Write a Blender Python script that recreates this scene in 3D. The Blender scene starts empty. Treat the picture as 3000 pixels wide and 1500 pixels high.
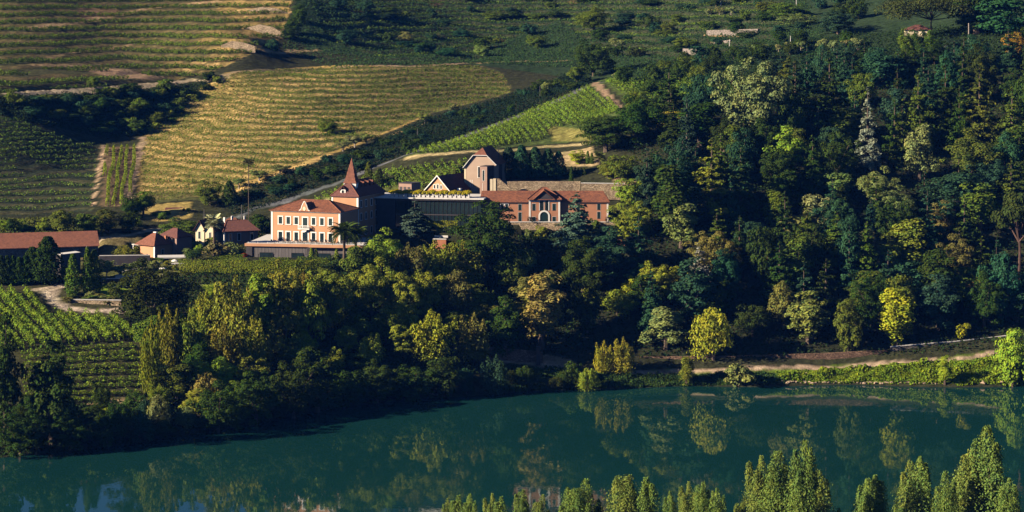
import bpy, math, random
import numpy as np
from mathutils import Vector, Matrix

R = math.radians
rng = np.random.default_rng(7)
random.seed(7)
scene = bpy.context.scene
COL = scene.collection

# ------------------------------------------------------------------ camera
H_CAM = 103.0            # metres above the river
FPX = 7700.0             # focal length in pixels of the 3000 px wide photograph
V0 = -95.0               # row of the horizon in that photograph
cam_d = bpy.data.cameras.new("camera")
cam_d.sensor_width = 36.0
cam_d.lens = FPX * 36.0 / 3000.0
cam_d.shift_y = (V0 - 750.0) / 3000.0
cam_d.clip_start = 1.0
cam_d.clip_end = 9000.0
cam = bpy.data.objects.new("camera", cam_d)
cam.location = (0, 0, H_CAM)
cam.rotation_euler = (R(90), 0, 0)
COL.objects.link(cam)
scene.camera = cam

# ------------------------------------------------------------------ sky, sun, exposure
SUN_AZ = 19.0            # degrees the sun stands towards the camera from due left
SUN_EL = 22.0
to_sun = Vector((-math.cos(R(SUN_AZ)) * math.cos(R(SUN_EL)),
                 -math.sin(R(SUN_AZ)) * math.cos(R(SUN_EL)), math.sin(R(SUN_EL))))
world = bpy.data.worlds.new("World")
scene.world = world
world.use_nodes = True
nt = world.node_tree
nt.nodes.clear()
sky = nt.nodes.new("ShaderNodeTexSky")
sky.sky_type = 'NISHITA'
sky.sun_disc = False
sky.sun_elevation = R(SUN_EL)
sky.sun_rotation = math.atan2(to_sun.x, to_sun.y)
sky.altitude = 1500
sky.air_density = 0.5
sky.dust_density = 0.3
sky.ozone_density = 5.0
bg = nt.nodes.new("ShaderNodeBackground")
bg.inputs["Strength"].default_value = 0.05
wo = nt.nodes.new("ShaderNodeOutputWorld")
nt.links.new(sky.outputs[0], bg.inputs[0])
nt.links.new(bg.outputs[0], wo.inputs[0])

sun_d = bpy.data.lights.new("sun", 'SUN')
sun_d.energy = 5.0
sun_d.angle = R(0.5)
sun_d.color = (1.0, 0.83, 0.62)
sun = bpy.data.objects.new("sun", sun_d)
sun.rotation_euler = (-to_sun).to_track_quat('-Z', 'Y').to_euler()
sun.location = (-300, 300, 300)
COL.objects.link(sun)

scene.render.engine = 'CYCLES'
scene.view_settings.view_transform = 'Standard'
scene.view_settings.look = 'None'
scene.view_settings.gamma = 1.0
scene.view_settings.exposure = 1.22
scene.view_settings.use_curve_mapping = False
cy = scene.cycles
cy.use_denoising = True
try:
    cy.denoiser = 'OPENIMAGEDENOISE'
    cy.denoising_input_passes = 'RGB_ALBEDO_NORMAL'
    cy.denoising_prefilter = 'ACCURATE'
except Exception:
    pass
cy.max_bounces = 5
cy.diffuse_bounces = 0
cy.glossy_bounces = 2
cy.transmission_bounces = 2
cy.transparent_max_bounces = 4
cy.volume_bounces = 0
cy.use_adaptive_sampling = False
cy.caustics_reflective = False
cy.caustics_refractive = False
cy.sample_clamp_indirect = 4.0

# ------------------------------------------------------------------ blue haze volume, added to tint the shadows navy
def haze_box():
    me = bpy.data.meshes.new("haze")
    x, y0, y1, z0, z1 = 960, -120, 2460, -14, 330
    v = [(-x,y0,z0),(x,y0,z0),(x,y1,z0),(-x,y1,z0),(-x,y0,z1),(x,y0,z1),(x,y1,z1),(-x,y1,z1)]
    me.from_pydata(v, [], [(0,3,2,1),(4,5,6,7),(0,1,5,4),(1,2,6,5),(2,3,7,6),(3,0,4,7)])
    m = bpy.data.materials.new("blue evening haze"); m.use_nodes = True; t = m.node_tree; t.nodes.clear()
    o = t.nodes.new("ShaderNodeOutputMaterial"); pv = t.nodes.new("ShaderNodeVolumePrincipled")
    pv.inputs["Color"].default_value = (0.05, 0.24, 1.0, 1); pv.inputs["Density"].default_value = HAZE; pv.inputs["Anisotropy"].default_value = 0.0
    t.links.new(pv.outputs[0], o.inputs["Volume"]); me.materials.append(m); m.cycles.homogeneous_volume = True
    ob = bpy.data.objects.new("haze", me); COL.objects.link(ob); ob["kind"] = "stuff"; ob["label"] = "thin blue haze added to tint the shadows navy"
HAZE = 3.3e-5

# ------------------------------------------------------------------ helpers
def P(u, v, D):
    """Point at distance D (along the view axis) seen at pixel (u, v) of the photograph."""
    return Vector(((u - 1500.0) * D / FPX, D, H_CAM - (v - V0) * D / FPX))

def proj(x, y, z):
    return 1500.0 + FPX * x / y, V0 + FPX * (H_CAM - z) / y

def mesh_np(name, verts, faces, mats=None, midx=None, smooth=False):
    verts = np.asarray(verts, dtype=np.float32)
    faces = np.asarray(faces, dtype=np.int32)
    me = bpy.data.meshes.new(name)
    n, k = faces.shape
    me.vertices.add(len(verts)); me.vertices.foreach_set("co", verts.ravel())
    me.loops.add(n * k); me.loops.foreach_set("vertex_index", faces.ravel())
    me.polygons.add(n)
    me.polygons.foreach_set("loop_start", np.arange(0, n * k, k, dtype=np.int32))
    me.polygons.foreach_set("loop_total", np.full(n, k, dtype=np.int32))
    if midx is not None:
        me.polygons.foreach_set("material_index", np.asarray(midx, dtype=np.int32))
    me.polygons.foreach_set("use_smooth", np.full(n, smooth, dtype=bool))
    me.update(calc_edges=True)
    for m in (mats or []):
        me.materials.append(m)
    return me

class MB:
    """Collects polygons and links them as ONE mesh object."""
    def __init__(self): self.v = []; self.f = []; self.m = []
    def poly(self, pts, mi=0):
        b = len(self.v); self.v += [tuple(p) for p in pts]
        self.f.append(tuple(range(b, b + len(pts)))); self.m.append(mi)
    def box(self, x0, x1, y0, y1, z0, z1, mi=0):
        b = len(self.v)
        self.v += [(x0,y0,z0),(x1,y0,z0),(x1,y1,z0),(x0,y1,z0),(x0,y0,z1),(x1,y0,z1),(x1,y1,z1),(x0,y1,z1)]
        for q in ((0,3,2,1),(4,5,6,7),(0,1,5,4),(1,2,6,5),(2,3,7,6),(3,0,4,7)):
            self.f.append(tuple(b + i for i in q)); self.m.append(mi)
    def prism(self, outline, y0, y1, mi=0):
        """outline: (x, z) counter-clockwise seen from the front (-y); extruded from y0 to y1."""
        n = len(outline); b = len(self.v)
        self.v += [(x, y0, z) for x, z in outline] + [(x, y1, z) for x, z in outline]
        self.f.append(tuple(b + i for i in range(n))); self.m.append(mi)
        self.f.append(tuple(b + n + i for i in reversed(range(n)))); self.m.append(mi)
        for i in range(n):
            j = (i + 1) % n
            self.f.append((b + j, b + i, b + n + i, b + n + j)); self.m.append(mi)
    def hexa(self, p, mi=0):
        """8 points: bottom ring 0-3, top ring 4-7."""
        b = len(self.v); self.v += [tuple(q) for q in p]
        for q in ((0,3,2,1),(4,5,6,7),(0,1,5,4),(1,2,6,5),(2,3,7,6),(3,0,4,7)):
            self.f.append(tuple(b + i for i in q)); self.m.append(mi)
    def slab(self, pts, t, mi=0):
        """planar polygon thickened downwards by t."""
        n = len(pts); b = len(self.v)
        self.v += [tuple(p) for p in pts] + [(p[0], p[1], p[2] - t) for p in pts]
        self.f.append(tuple(b + i for i in range(n))); self.m.append(mi)
        self.f.append(tuple(b + n + i for i in reversed(range(n)))); self.m.append(mi)
        for i in range(n):
            j = (i + 1) % n
            self.f.append((b + j, b + i, b + n + i, b + n + j)); self.m.append(mi)
    def tube(self, pts, radii, k=6, mi=0, cap=True):
        b0 = len(self.v); pts = [Vector(p) for p in pts]
        for i, p in enumerate(pts):
            d = (pts[min(i+1, len(pts)-1)] - pts[max(i-1, 0)]).normalized()
            a = d.orthogonal().normalized(); c = d.cross(a)
            for j in range(k):
                t = 2 * math.pi * j / k
                self.v.append(tuple(p + (a * math.cos(t) + c * math.sin(t)) * radii[i]))
        for i in range(len(pts) - 1):
            for j in range(k):
                q = (j + 1) % k
                self.f.append((b0+i*k+j, b0+i*k+q, b0+(i+1)*k+q, b0+(i+1)*k+j)); self.m.append(mi)
        if cap:
            self.f.append(tuple(b0 + (len(pts)-1)*k + j for j in range(k))); self.m.append(mi)
    def mesh(self, name, mats):
        me = bpy.data.meshes.new(name)
        me.from_pydata(self.v, [], self.f)
        for m in (mats if isinstance(mats, (list, tuple)) else [mats]): me.materials.append(m)
        me.polygons.foreach_set("material_index", self.m); me.update()
        return me
    def build(self, name, mats, parent=None):
        return link(name, self.mesh(name, mats), parent)

def link(name, data, parent=None, loc=None, color=None):
    o = bpy.data.objects.new(name, data); COL.objects.link(o)
    if parent is not None: o.parent = parent
    if loc is not None: o.location = loc
    if color is not None: o.color = (*color, 1.0)
    return o

def tag(o, label=None, cat=None, group=None, kind=None):
    if label: o["label"] = label
    if cat: o["category"] = cat
    if group: o["group"] = group
    if kind: o["kind"] = kind
    return o

def thing(name, label, cat, loc=(0, 0, 0), rot=0.0, group=None):
    o = bpy.data.objects.new(name, None); COL.objects.link(o)
    o.empty_display_size = 0.5
    o.location = loc; o.rotation_euler = (0, 0, rot)
    return tag(o, label, cat, group)

def copy_thing(src, loc, rot=0.0, scale=None, label=None, color=None):
    r = src.copy(); COL.objects.link(r); r.location = loc; r.rotation_euler = (0, 0, rot)
    if scale is not None: r.scale = scale
    if label: r["label"] = label
    for ch in src.children:
        c = ch.copy(); COL.objects.link(c); c.parent = r
        if color is not None: c.color = (*color, 1.0)
    return r

# ------------------------------------------------------------------ materials
def nodes_of(name):
    m = bpy.data.materials.new(name); m.use_nodes = True
    t = m.node_tree; t.nodes.clear()
    out = t.nodes.new("ShaderNodeOutputMaterial")
    return m, t, out

def surface(name, col, rough=0.85, var=0.12, scale=1.5, bump=0.0, bscale=6.0, spec=0.2, col2=None, stretch=None, metal=0.0):
    """Procedural matt material: base colour broken up by two noises, optional relief."""
    m, t, out = nodes_of(name)
    N = t.nodes.new; L = t.links.new
    b = N("ShaderNodeBsdfPrincipled"); L(b.outputs[0], out.inputs[0])
    b.inputs["Roughness"].default_value = rough
    b.inputs["Specular IOR Level"].default_value = spec
    b.inputs["Metallic"].default_value = metal
    tc = N("ShaderNodeTexCoord"); vec = tc.outputs["Object"]
    if stretch:
        mp = N("ShaderNodeMapping"); mp.inputs["Scale"].default_value = stretch
        L(vec, mp.inputs[0]); vec = mp.outputs[0]
    n1 = N("ShaderNodeTexNoise"); n1.inputs["Scale"].default_value = scale; n1.inputs["Detail"].default_value = 5
    L(vec, n1.inputs["Vector"])
    cr = N("ShaderNodeMapRange"); cr.inputs[1].default_value = 0.3; cr.inputs[2].default_value = 0.7
    cr.inputs[3].default_value = 0.0; cr.inputs[4].default_value = 1.0
    L(n1.outputs["Fac"], cr.inputs[0])
    mx = N("ShaderNodeMix"); mx.data_type = 'RGBA'
    lo = tuple(c * (1 - var) for c in col); hi = tuple(min(1, c * (1 + var)) for c in (col2 or col))
    mx.inputs[6].default_value = (*lo, 1); mx.inputs[7].default_value = (*hi, 1)
    L(cr.outputs[0], mx.inputs[0]); L(mx.outputs[2], b.inputs["Base Color"])
    if bump > 0:
        n2 = N("ShaderNodeTexNoise"); n2.inputs["Scale"].default_value = bscale; n2.inputs["Detail"].default_value = 4
        L(vec, n2.inputs["Vector"])
        bp = N("ShaderNodeBump"); bp.inputs["Strength"].default_value = bump; bp.inputs["Distance"].default_value = 0.1
        L(n2.outputs["Fac"], bp.inputs["Height"]); L(bp.outputs[0], b.inputs["Normal"])
    return m

def stone_mat(name, col, dark, scale=2.2, bump=0.8):
    m, t, out = nodes_of(name); N = t.nodes.new; L = t.links.new
    b = N("ShaderNodeBsdfPrincipled"); L(b.outputs[0], out.inputs[0])
    b.inputs["Roughness"].default_value = 0.9; b.inputs["Specular IOR Level"].default_value = 0.1
    tc = N("ShaderNodeTexCoord")
    mp = N("ShaderNodeMapping"); mp.inputs["Scale"].default_value = (1, 1, 1.7)
    L(tc.outputs["Object"], mp.inputs[0])
    vo = N("ShaderNodeTexVoronoi"); vo.inputs["Scale"].default_value = scale; L(mp.outputs[0], vo.inputs["Vector"])
    ve = N("ShaderNodeTexVoronoi"); ve.feature = 'DISTANCE_TO_EDGE'; ve.inputs["Scale"].default_value = scale
    L(mp.outputs[0], ve.inputs["Vector"])
    er = N("ShaderNodeMapRange"); er.inputs[1].default_value = 0.0; er.inputs[2].default_value = 0.12; L(ve.outputs["Distance"], er.inputs[0])
    sp = N("ShaderNodeSeparateColor"); L(vo.outputs["Color"], sp.inputs[0])
    mx = N("ShaderNodeMix"); mx.data_type = 'RGBA'
    mx.inputs[6].default_value = (*[c * 0.6 for c in col], 1); mx.inputs[7].default_value = (*[min(1, c * 1.25) for c in col], 1)
    L(sp.outputs[0], mx.inputs[0])
    m2 = N("ShaderNodeMix"); m2.data_type = 'RGBA'; m2.inputs[6].default_value = (*dark, 1)
    L(er.outputs[0], m2.inputs[0]); L(mx.outputs[2], m2.inputs[7])
    ns = N("ShaderNodeTexNoise"); ns.inputs["Scale"].default_value = 0.35; ns.inputs["Detail"].default_value = 6; L(tc.outputs["Object"], ns.inputs["Vector"])
    m3 = N("ShaderNodeMix"); m3.data_type = 'RGBA'; m3.blend_type = 'MULTIPLY'; m3.inputs[0].default_value = 0.5
    L(m2.outputs[2], m3.inputs[6])
    rm = N("ShaderNodeMapRange"); rm.inputs[1].default_value = 0.3; rm.inputs[2].default_value = 0.7; rm.inputs[3].default_value = 0.45; rm.inputs[4].default_value = 1.2
    L(ns.outputs["Fac"], rm.inputs[0]); L(rm.outputs[0], m3.inputs[7]); L(m3.outputs[2], b.inputs["Base Color"])
    bp = N("ShaderNodeBump"); bp.inputs["Strength"].default_value = bump; bp.inputs["Distance"].default_value = 0.15
    L(er.outputs[0], bp.inputs["Height"]); L(bp.outputs[0], b.inputs["Normal"])
    return m

def tile_mat(name, col, col2):
    """Clay pan tiles: courses running down the slope (object x), weathered patches."""
    m, t, out = nodes_of(name); N = t.nodes.new; L = t.links.new
    b = N("ShaderNodeBsdfPrincipled"); L(b.outputs[0], out.inputs[0])
    b.inputs["Roughness"].default_value = 0.85; b.inputs["Specular IOR Level"].default_value = 0.15
    tc = N("ShaderNodeTexCoord")
    sx = N("ShaderNodeSeparateXYZ"); L(tc.outputs["Object"], sx.inputs[0])
    w = N("ShaderNodeTexWave"); w.wave_type = 'BANDS'; w.bands_direction = 'X'; w.inputs["Scale"].default_value = 1.3
    w.inputs["Distortion"].default_value = 0.6; L(tc.outputs["Object"], w.inputs["Vector"])
    vo = N("ShaderNodeTexVoronoi"); vo.inputs["Scale"].default_value = 2.6; L(tc.outputs["Object"], vo.inputs["Vector"])
    sp = N("ShaderNodeSeparateColor"); L(vo.outputs["Color"], sp.inputs[0])
    n = N("ShaderNodeTexNoise"); n.inputs["Scale"].default_value = 0.7; n.inputs["Detail"].default_value = 7; L(tc.outputs["Object"], n.inputs["Vector"])
    ad = N("ShaderNodeMath"); ad.operation = 'MULTIPLY_ADD'; ad.inputs[1].default_value = 0.55; L(sp.outputs[0], ad.inputs[0])
    sc = N("ShaderNodeMath"); sc.operation = 'MULTIPLY'; sc.inputs[1].default_value = 0.55; L(n.outputs["Fac"], sc.inputs[0]); L(sc.outputs[0], ad.inputs[2])
    mx = N("ShaderNodeMix"); mx.data_type = 'RGBA'; mx.inputs[6].default_value = (*col2, 1); mx.inputs[7].default_value = (*col, 1)
    L(ad.outputs[0], mx.inputs[0]); L(mx.outputs[2], b.inputs["Base Color"])
    bp = N("ShaderNodeBump"); bp.inputs["Strength"].default_value = 0.6; bp.inputs["Distance"].default_value = 0.12
    L(w.outputs["Fac"], bp.inputs["Height"]); L(bp.outputs[0], b.inputs["Normal"])
    return m

def leaf_mat(name, trans=0.17, var=0.32, warm=0.35):
    """Foliage: colour comes from the object, each leaf clump a little different; light passes through."""
    m, t, out = nodes_of(name); N = t.nodes.new; L = t.links.new
    oi = N("ShaderNodeObjectInfo"); ge = N("ShaderNodeNewGeometry")
    hs = N("ShaderNodeHueSaturation"); L(oi.outputs["Color"], hs.inputs["Color"])
    vr = N("ShaderNodeMapRange"); vr.inputs[3].default_value = 1 - var; vr.inputs[4].default_value = 1 + var
    L(ge.outputs["Random Per Island"], vr.inputs[0]); L(vr.outputs[0], hs.inputs["Value"])
    wn = N("ShaderNodeTexWhiteNoise"); wn.noise_dimensions = '1D'; L(ge.outputs["Random Per Island"], wn.inputs["W"])
    hr = N("ShaderNodeMapRange"); hr.inputs[3].default_value = 0.475; hr.inputs[4].default_value = 0.52
    L(wn.outputs["Value"], hr.inputs[0]); L(hr.outputs[0], hs.inputs["Hue"])
    tc = N("ShaderNodeTexCoord"); no = N("ShaderNodeTexNoise"); no.inputs["Scale"].default_value = 0.45; no.inputs["Detail"].default_value = 3
    L(tc.outputs["Object"], no.inputs["Vector"])
    nr = N("ShaderNodeMapRange"); nr.inputs[1].default_value = .35; nr.inputs[2].default_value = .65; L(no.outputs["Fac"], nr.inputs[0])
    bm = N("ShaderNodeMix"); bm.data_type = 'RGBA'; bm.inputs[6].default_value = (.74, .86, .95, 1); bm.inputs[7].default_value = (1.15, 1.08, .9, 1); L(nr.outputs[0], bm.inputs[0])
    bb = N("ShaderNodeMix"); bb.data_type = 'RGBA'; bb.blend_type = 'MULTIPLY'; bb.inputs[0].default_value = 1; L(hs.outputs[0], bb.inputs[6]); L(bm.outputs[2], bb.inputs[7])
    class _o: outputs = [bb.outputs[2]]
    hs = _o
    d = N("ShaderNodeBsdfDiffuse"); L(hs.outputs[0], d.inputs["Color"])
    tr = N("ShaderNodeBsdfTranslucent")
    tm = N("ShaderNodeMix"); tm.data_type = 'RGBA'; tm.blend_type = 'MULTIPLY'; tm.inputs[0].default_value = 1.0
    tm.inputs[7].default_value = (1.25, 1.2, 0.5, 1); L(hs.outputs[0], tm.inputs[6]); L(tm.outputs[2], tr.inputs["Color"])
    ms = N("ShaderNodeMixShader"); ms.inputs[0].default_value = trans
    L(d.outputs[0], ms.inputs[1]); L(tr.outputs[0], ms.inputs[2]); L(ms.outputs[0], out.inputs[0])
    return m

M = {}
M["leaf"] = leaf_mat("foliage")
M["leaf_dense"] = leaf_mat("dense foliage", trans=0.12, var=0.35)
M["bark"] = surface("bark", (0.10, 0.075, 0.055), 0.95, 0.3, 2.0, 0.6)
M["bark_pale"] = surface("pale bark", (0.30, 0.26, 0.22), 0.9, 0.25, 2.0, 0.4)
M["bark_red"] = surface("reddish bark", (0.08, 0.05, 0.04), 0.95, 0.3, 2.0, 0.6)
M["peach"] = surface("peach render", (0.49, 0.265, 0.15), 0.9, 0.10, 0.35)
M["terra"] = surface("terracotta render", (0.45, 0.215, 0.125), 0.9, 0.12, 0.5)
M["dusk"] = surface("brown render", (0.30, 0.20, 0.16), 0.9, 0.08, 0.6)
M["beige"] = surface("beige render", (0.42, 0.315, 0.24), 0.9, 0.06, 0.6)
M["cream"] = surface("cream render", (0.70, 0.60, 0.42), 0.9, 0.08, 0.8)
M["white"] = surface("white stone trim", (0.80, 0.77, 0.72), 0.8, 0.05, 1.0)
M["concrete"] = surface("pale concrete", (0.62, 0.60, 0.57), 0.85, 0.1, 0.8)
M["grey"] = surface("grey timber boards", (0.12, 0.11, 0.11), 0.8, 0.25, 2.0, stretch=(3, 3, 0.2))
M["darkwall"] = surface("dark cladding", (0.055, 0.05, 0.055), 0.7, 0.2, 0.8)
M["corten"] = surface("rusty steel", (0.36, 0.15, 0.08), 0.85, 0.15, 0.8)
M["iron"] = surface("dark iron", (0.03, 0.03, 0.035), 0.5, 0.1, 2.0)
M["tile"] = tile_mat("old clay tiles", (0.32, 0.125, 0.065), (0.085, 0.042, 0.036))
M["tile_new"] = tile_mat("orange clay tiles", (0.29, 0.12, 0.075), (0.14, 0.062, 0.045))
M["tile_dark"] = tile_mat("dark clay tiles", (0.20, 0.085, 0.065), (0.10, 0.05, 0.05))
M["stone"] = stone_mat("pale rubble stone", (0.60, 0.47, 0.31), (0.20, 0.14, 0.09))
M["stone_grey"] = stone_mat("grey rubble stone", (0.30, 0.26, 0.23), (0.10, 0.09, 0.08))
M["stone_dark"] = stone_mat("brown schist", (0.30, 0.19, 0.125), (0.09, 0.06, 0.045), 1.6)
M["shutter"] = surface("dark green shutters", (0.012, 0.03, 0.03), 0.5, 0.1, 3.0)
def glass_mat(name, col, rough):
    m, t, out = nodes_of(name); b = t.nodes.new("ShaderNodeBsdfPrincipled"); t.links.new(b.outputs[0], out.inputs[0])
    n = t.nodes.new("ShaderNodeTexNoise"); n.inputs["Scale"].default_value = 0.6
    tc = t.nodes.new("ShaderNodeTexCoord"); t.links.new(tc.outputs["Object"], n.inputs["Vector"])
    mx = t.nodes.new("ShaderNodeMix"); mx.data_type = 'RGBA'
    mx.inputs[6].default_value = (*[c * 0.5 for c in col], 1); mx.inputs[7].default_value = (*[c * 1.6 for c in col], 1)
    t.links.new(n.outputs["Fac"], mx.inputs[0]); t.links.new(mx.outputs[2], b.inputs["Base Color"])
    b.inputs["Roughness"].default_value = rough; b.inputs["Specular IOR Level"].default_value = 0.5
    return m
M["glass"] = glass_mat("dark glass", (0.012, 0.022, 0.026), 0.08)
# ------------------------------------------------------------------ terrain
CTRL = [  # (u, v, D) points of the ground seen in the photograph
 # water line
 (0,1338,553),(250,1315,562),(500,1285,575),(750,1240,594),(1000,1190,617),(1250,1165,629),(1500,1150,637),(1750,1140,642),(2000,1130,647),(2500,1126,649),(3000,1130,647),
 # left bank: lower vines, upper vines, garden
 (350,1180,590),(60,1160,585),(200,1010,615),(0,1010,612),(390,1000,622),(0,840,660),(380,985,626),(320,870,655),(150,842,660),(250,900,648),
 (340,846,664),(400,790,676),(500,745,686),(90,835,663),(240,757,687),(0,765,684),(900,757,674),(650,762,678),(455,757,689),(585,717,705),(700,717,706),
 (450,900,652),(700,800,667),(700,1000,632),(1000,800,664),(1000,1000,640),(880,757,676),
 # hotel platform
 (1000,650,714),(1200,660,706),(1600,649,702),(1400,650,702),(1780,649,702),(1600,698,695),(1800,698,694),(1300,720,690),(1600,900,671),(1300,900,664),(1600,1080,648),(1300,1080,638),(1250,1000,646),
 # behind the left buildings, lower-left vineyard, its gully
 (200,642,722),(0,632,728),(250,632,735),(0,500,775),(250,500,800),(0,400,805),(250,405,832),(330,602,742),(380,408,838),(300,500,795),
 # escarpment under the upper road
 (0,325,822),(150,368,826),(300,402,838),(420,398,848),(0,283,830),(300,258,872),(480,245,895),(600,235,912),(480,330,872),(560,280,893),
 # upper-left hill
 (0,150,912),(0,0,975),(400,120,955),(400,0,1010),(750,120,945),(800,0,1015),(640,190,925),(200,205,897),
 # golden hill
 (440,590,745),(700,562,750),(430,500,790),(430,400,845),(640,215,908),(600,400,822),(800,400,812),(800,300,858),(1000,300,860),(1000,192,928),(1000,400,806),(1250,300,868),(1400,187,940),(1300,250,900),
 (720,547,752),(860,490,763),(1050,430,786),(1250,345,838),(1450,292,880),(1690,200,935),
 # ravine road
 (600,650,727),(680,640,729),(830,592,738),(1000,532,746),(1150,472,757),(1400,387,793),(1600,312,832),(1750,247,872),
 (860,560,745),(1050,490,757),(1250,410,783),(1450,345,820),
 # vineyards right of the road
 (1190,456,753),(1500,440,760),(1700,405,772),(1500,380,788),(1720,252,848),(1700,310,818),(1830,322,806),(1120,535,736),(1360,478,743),(1370,545,731),(1200,490,744),
 (1530,512,736),(1690,470,748),(1690,530,733),(1600,565,722),(1800,560,722),
 # cliff and far slopes
 (800,150,948),(800,205,927),(950,152,958),(950,205,932),(870,0,1010),(1100,100,1000),(1100,0,1060),(1500,100,1035),(1500,0,1085),(1500,170,975),(1750,150,975),(2000,100,985),(2000,0,1050),(2000,215,865),(2300,130,890),(2300,0,1010),(2400,60,950),
 # wooded slope
 (1850,640,702),(1850,545,722),(1900,405,752),(1900,300,785),(2300,250,815),(2600,150,862),(2690,115,850),(2950,115,835),(2950,300,788),(2500,400,762),(2950,500,735),
 (2500,600,718),(2200,600,712),(2000,700,692),(2500,800,689),(2950,750,700),(2500,1000,664),(2200,1000,662),(1900,900,672),(2950,960,668),(2950,1032,657),(2600,1064,655),(2200,1082,652),(1900,1086,651),
]
XYZ = [tuple(P(*c)) for c in CTRL]
XYZ += [(-132,520,-5),(-60,560,-5),(-20,605,-5),(40,625,-6),(130,628,-6),(-250,500,-4),(250,630,-4),
        (-170,540,0.5),(-260,520,2),(-230,580,16),(-250,660,28),(-240,740,36),(-230,850,53),(-230,950,78),(230,660,12),(230,700,44),(200,760,68),(210,850,92),(230,1000,108),
        (-150,1150,120),(0,1200,112),(150,1150,118),(-420,600,10),(-420,800,52),(-420,1000,110),(420,660,10),(420,800,88),(420,1000,130),
        (0,1500,160),(-300,1500,170),(300,1500,180),(0,2200,235),(-700,2200,270),(700,2200,280),(-800,1000,160),(800,1000,190),(-800,560,10),(800,650,10)]
XYZ = np.array(XYZ, dtype=np.float64)
SC = 100.0
def _tps(r2):
    return np.where(r2 > 1e-12, 0.5 * r2 * np.log(np.maximum(r2, 1e-12)), 0.0)
_c = XYZ[:, :2] / SC
_n = len(_c)
_K = _tps(((_c[:, None] - _c[None]) ** 2).sum(-1)) + np.eye(_n) * 2e-4
_Pm = np.hstack([np.ones((_n, 1)), _c])
_A = np.block([[_K, _Pm], [_Pm.T, np.zeros((3, 3))]])
_w = np.linalg.solve(_A, np.concatenate([XYZ[:, 2], np.zeros(3)]))
def z_raw(x, y):
    x = np.asarray(x, float); y = np.asarray(y, float)
    q = np.stack([x.ravel(), y.ravel()], 1) / SC
    out = np.empty(len(q))
    for i in range(0, len(q), 20000):
        s = q[i:i + 20000]
        r2 = ((s[:, None] - _c[None]) ** 2).sum(-1)
        out[i:i + 20000] = _tps(r2) @ _w[:_n] + _w[_n] + s @ _w[_n + 1:]
    return out.reshape(x.shape)

gx = np.concatenate([np.arange(-900, -240, 20.0), np.arange(-240, 240, 1.25), np.arange(240, 901, 20.0)])
gy = np.concatenate([np.arange(480, 540, 6.0), np.arange(540, 1085, 0.85), np.arange(1085, 1300, 8.0), np.arange(1300, 2400, 50.0)])
GX, GY = np.meshgrid(gx, gy)                      # rows: y, columns: x
# coarse evaluation then bilinear refinement keeps the script quick
cx = np.concatenate([np.arange(-900, -240, 20.0), np.arange(-240, 240, 4.0), np.arange(240, 901, 20.0)])
cyy = np.concatenate([np.arange(480, 540, 6.0), np.arange(540, 1085, 3.0), np.arange(1085, 1300, 8.0), np.arange(1300, 2401, 50.0)])
CX, CY = np.meshgrid(cx, cyy)
CZ = z_raw(CX, CY)
def bil(xs, ys, Z, x, y):
    x = np.clip(x, xs[0], xs[-1]); y = np.clip(y, ys[0], ys[-1])
    i = np.clip(np.searchsorted(xs, x) - 1, 0, len(xs) - 2); j = np.clip(np.searchsorted(ys, y) - 1, 0, len(ys) - 2)
    tx = (x - xs[i]) / (xs[i+1] - xs[i]); ty = (y - ys[j]) / (ys[j+1] - ys[j])
    return (Z[j, i] * (1-tx) * (1-ty) + Z[j, i+1] * tx * (1-ty) + Z[j+1, i] * (1-tx) * ty + Z[j+1, i+1] * tx * ty)
ZB = bil(cx, cyy, CZ, GX, GY)                     # smooth base
# ------------------------------------------------------------------ what covers the ground
def inside(px, py, poly):
    px = np.asarray(px); py = np.asarray(py)
    r = np.zeros(px.shape, bool); n = len(poly)
    for i in range(n):
        x1, y1 = poly[i]; x2, y2 = poly[(i + 1) % n]
        if y1 == y2: continue
        c = ((y1 > py) != (y2 > py)) & (px < (x2 - x1) * (py - y1) / (y2 - y1) + x1)
        r ^= c
    return r

def seg_dist(px, py, poly, closed=True):
    d = np.full(np.shape(px), 1e9); n = len(poly)
    for i in range(n if closed else n - 1):
        x1, y1 = poly[i]; x2, y2 = poly[(i + 1) % n]
        dx, dy = x2 - x1, y2 - y1
        t = np.clip(((px - x1) * dx + (py - y1) * dy) / (dx * dx + dy * dy + 1e-9), 0, 1)
        d = np.minimum(d, np.hypot(px - x1 - t * dx, py - y1 - t * dy))
    return d

def xy(u, D): return ((u - 1500.0) * D / FPX, D)

def pad(poly, z, blend, cut_only=False):
    global ZB
    x0 = min(p[0] for p in poly) - blend; x1 = max(p[0] for p in poly) + blend
    y0 = min(p[1] for p in poly) - blend; y1 = max(p[1] for p in poly) + blend
    s = (GX >= x0) & (GX <= x1) & (GY >= y0) & (GY <= y1)
    a, b = GX[s], GY[s]
    d = np.where(inside(a, b, poly), 0.0, seg_dist(a, b, poly))
    w = np.clip(1 - d / blend, 0, 1); w = w * w * (3 - 2 * w)
    old = ZB[s]; new = old * (1 - w) + z * w
    ZB[s] = np.minimum(old, new) if cut_only else new

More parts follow.
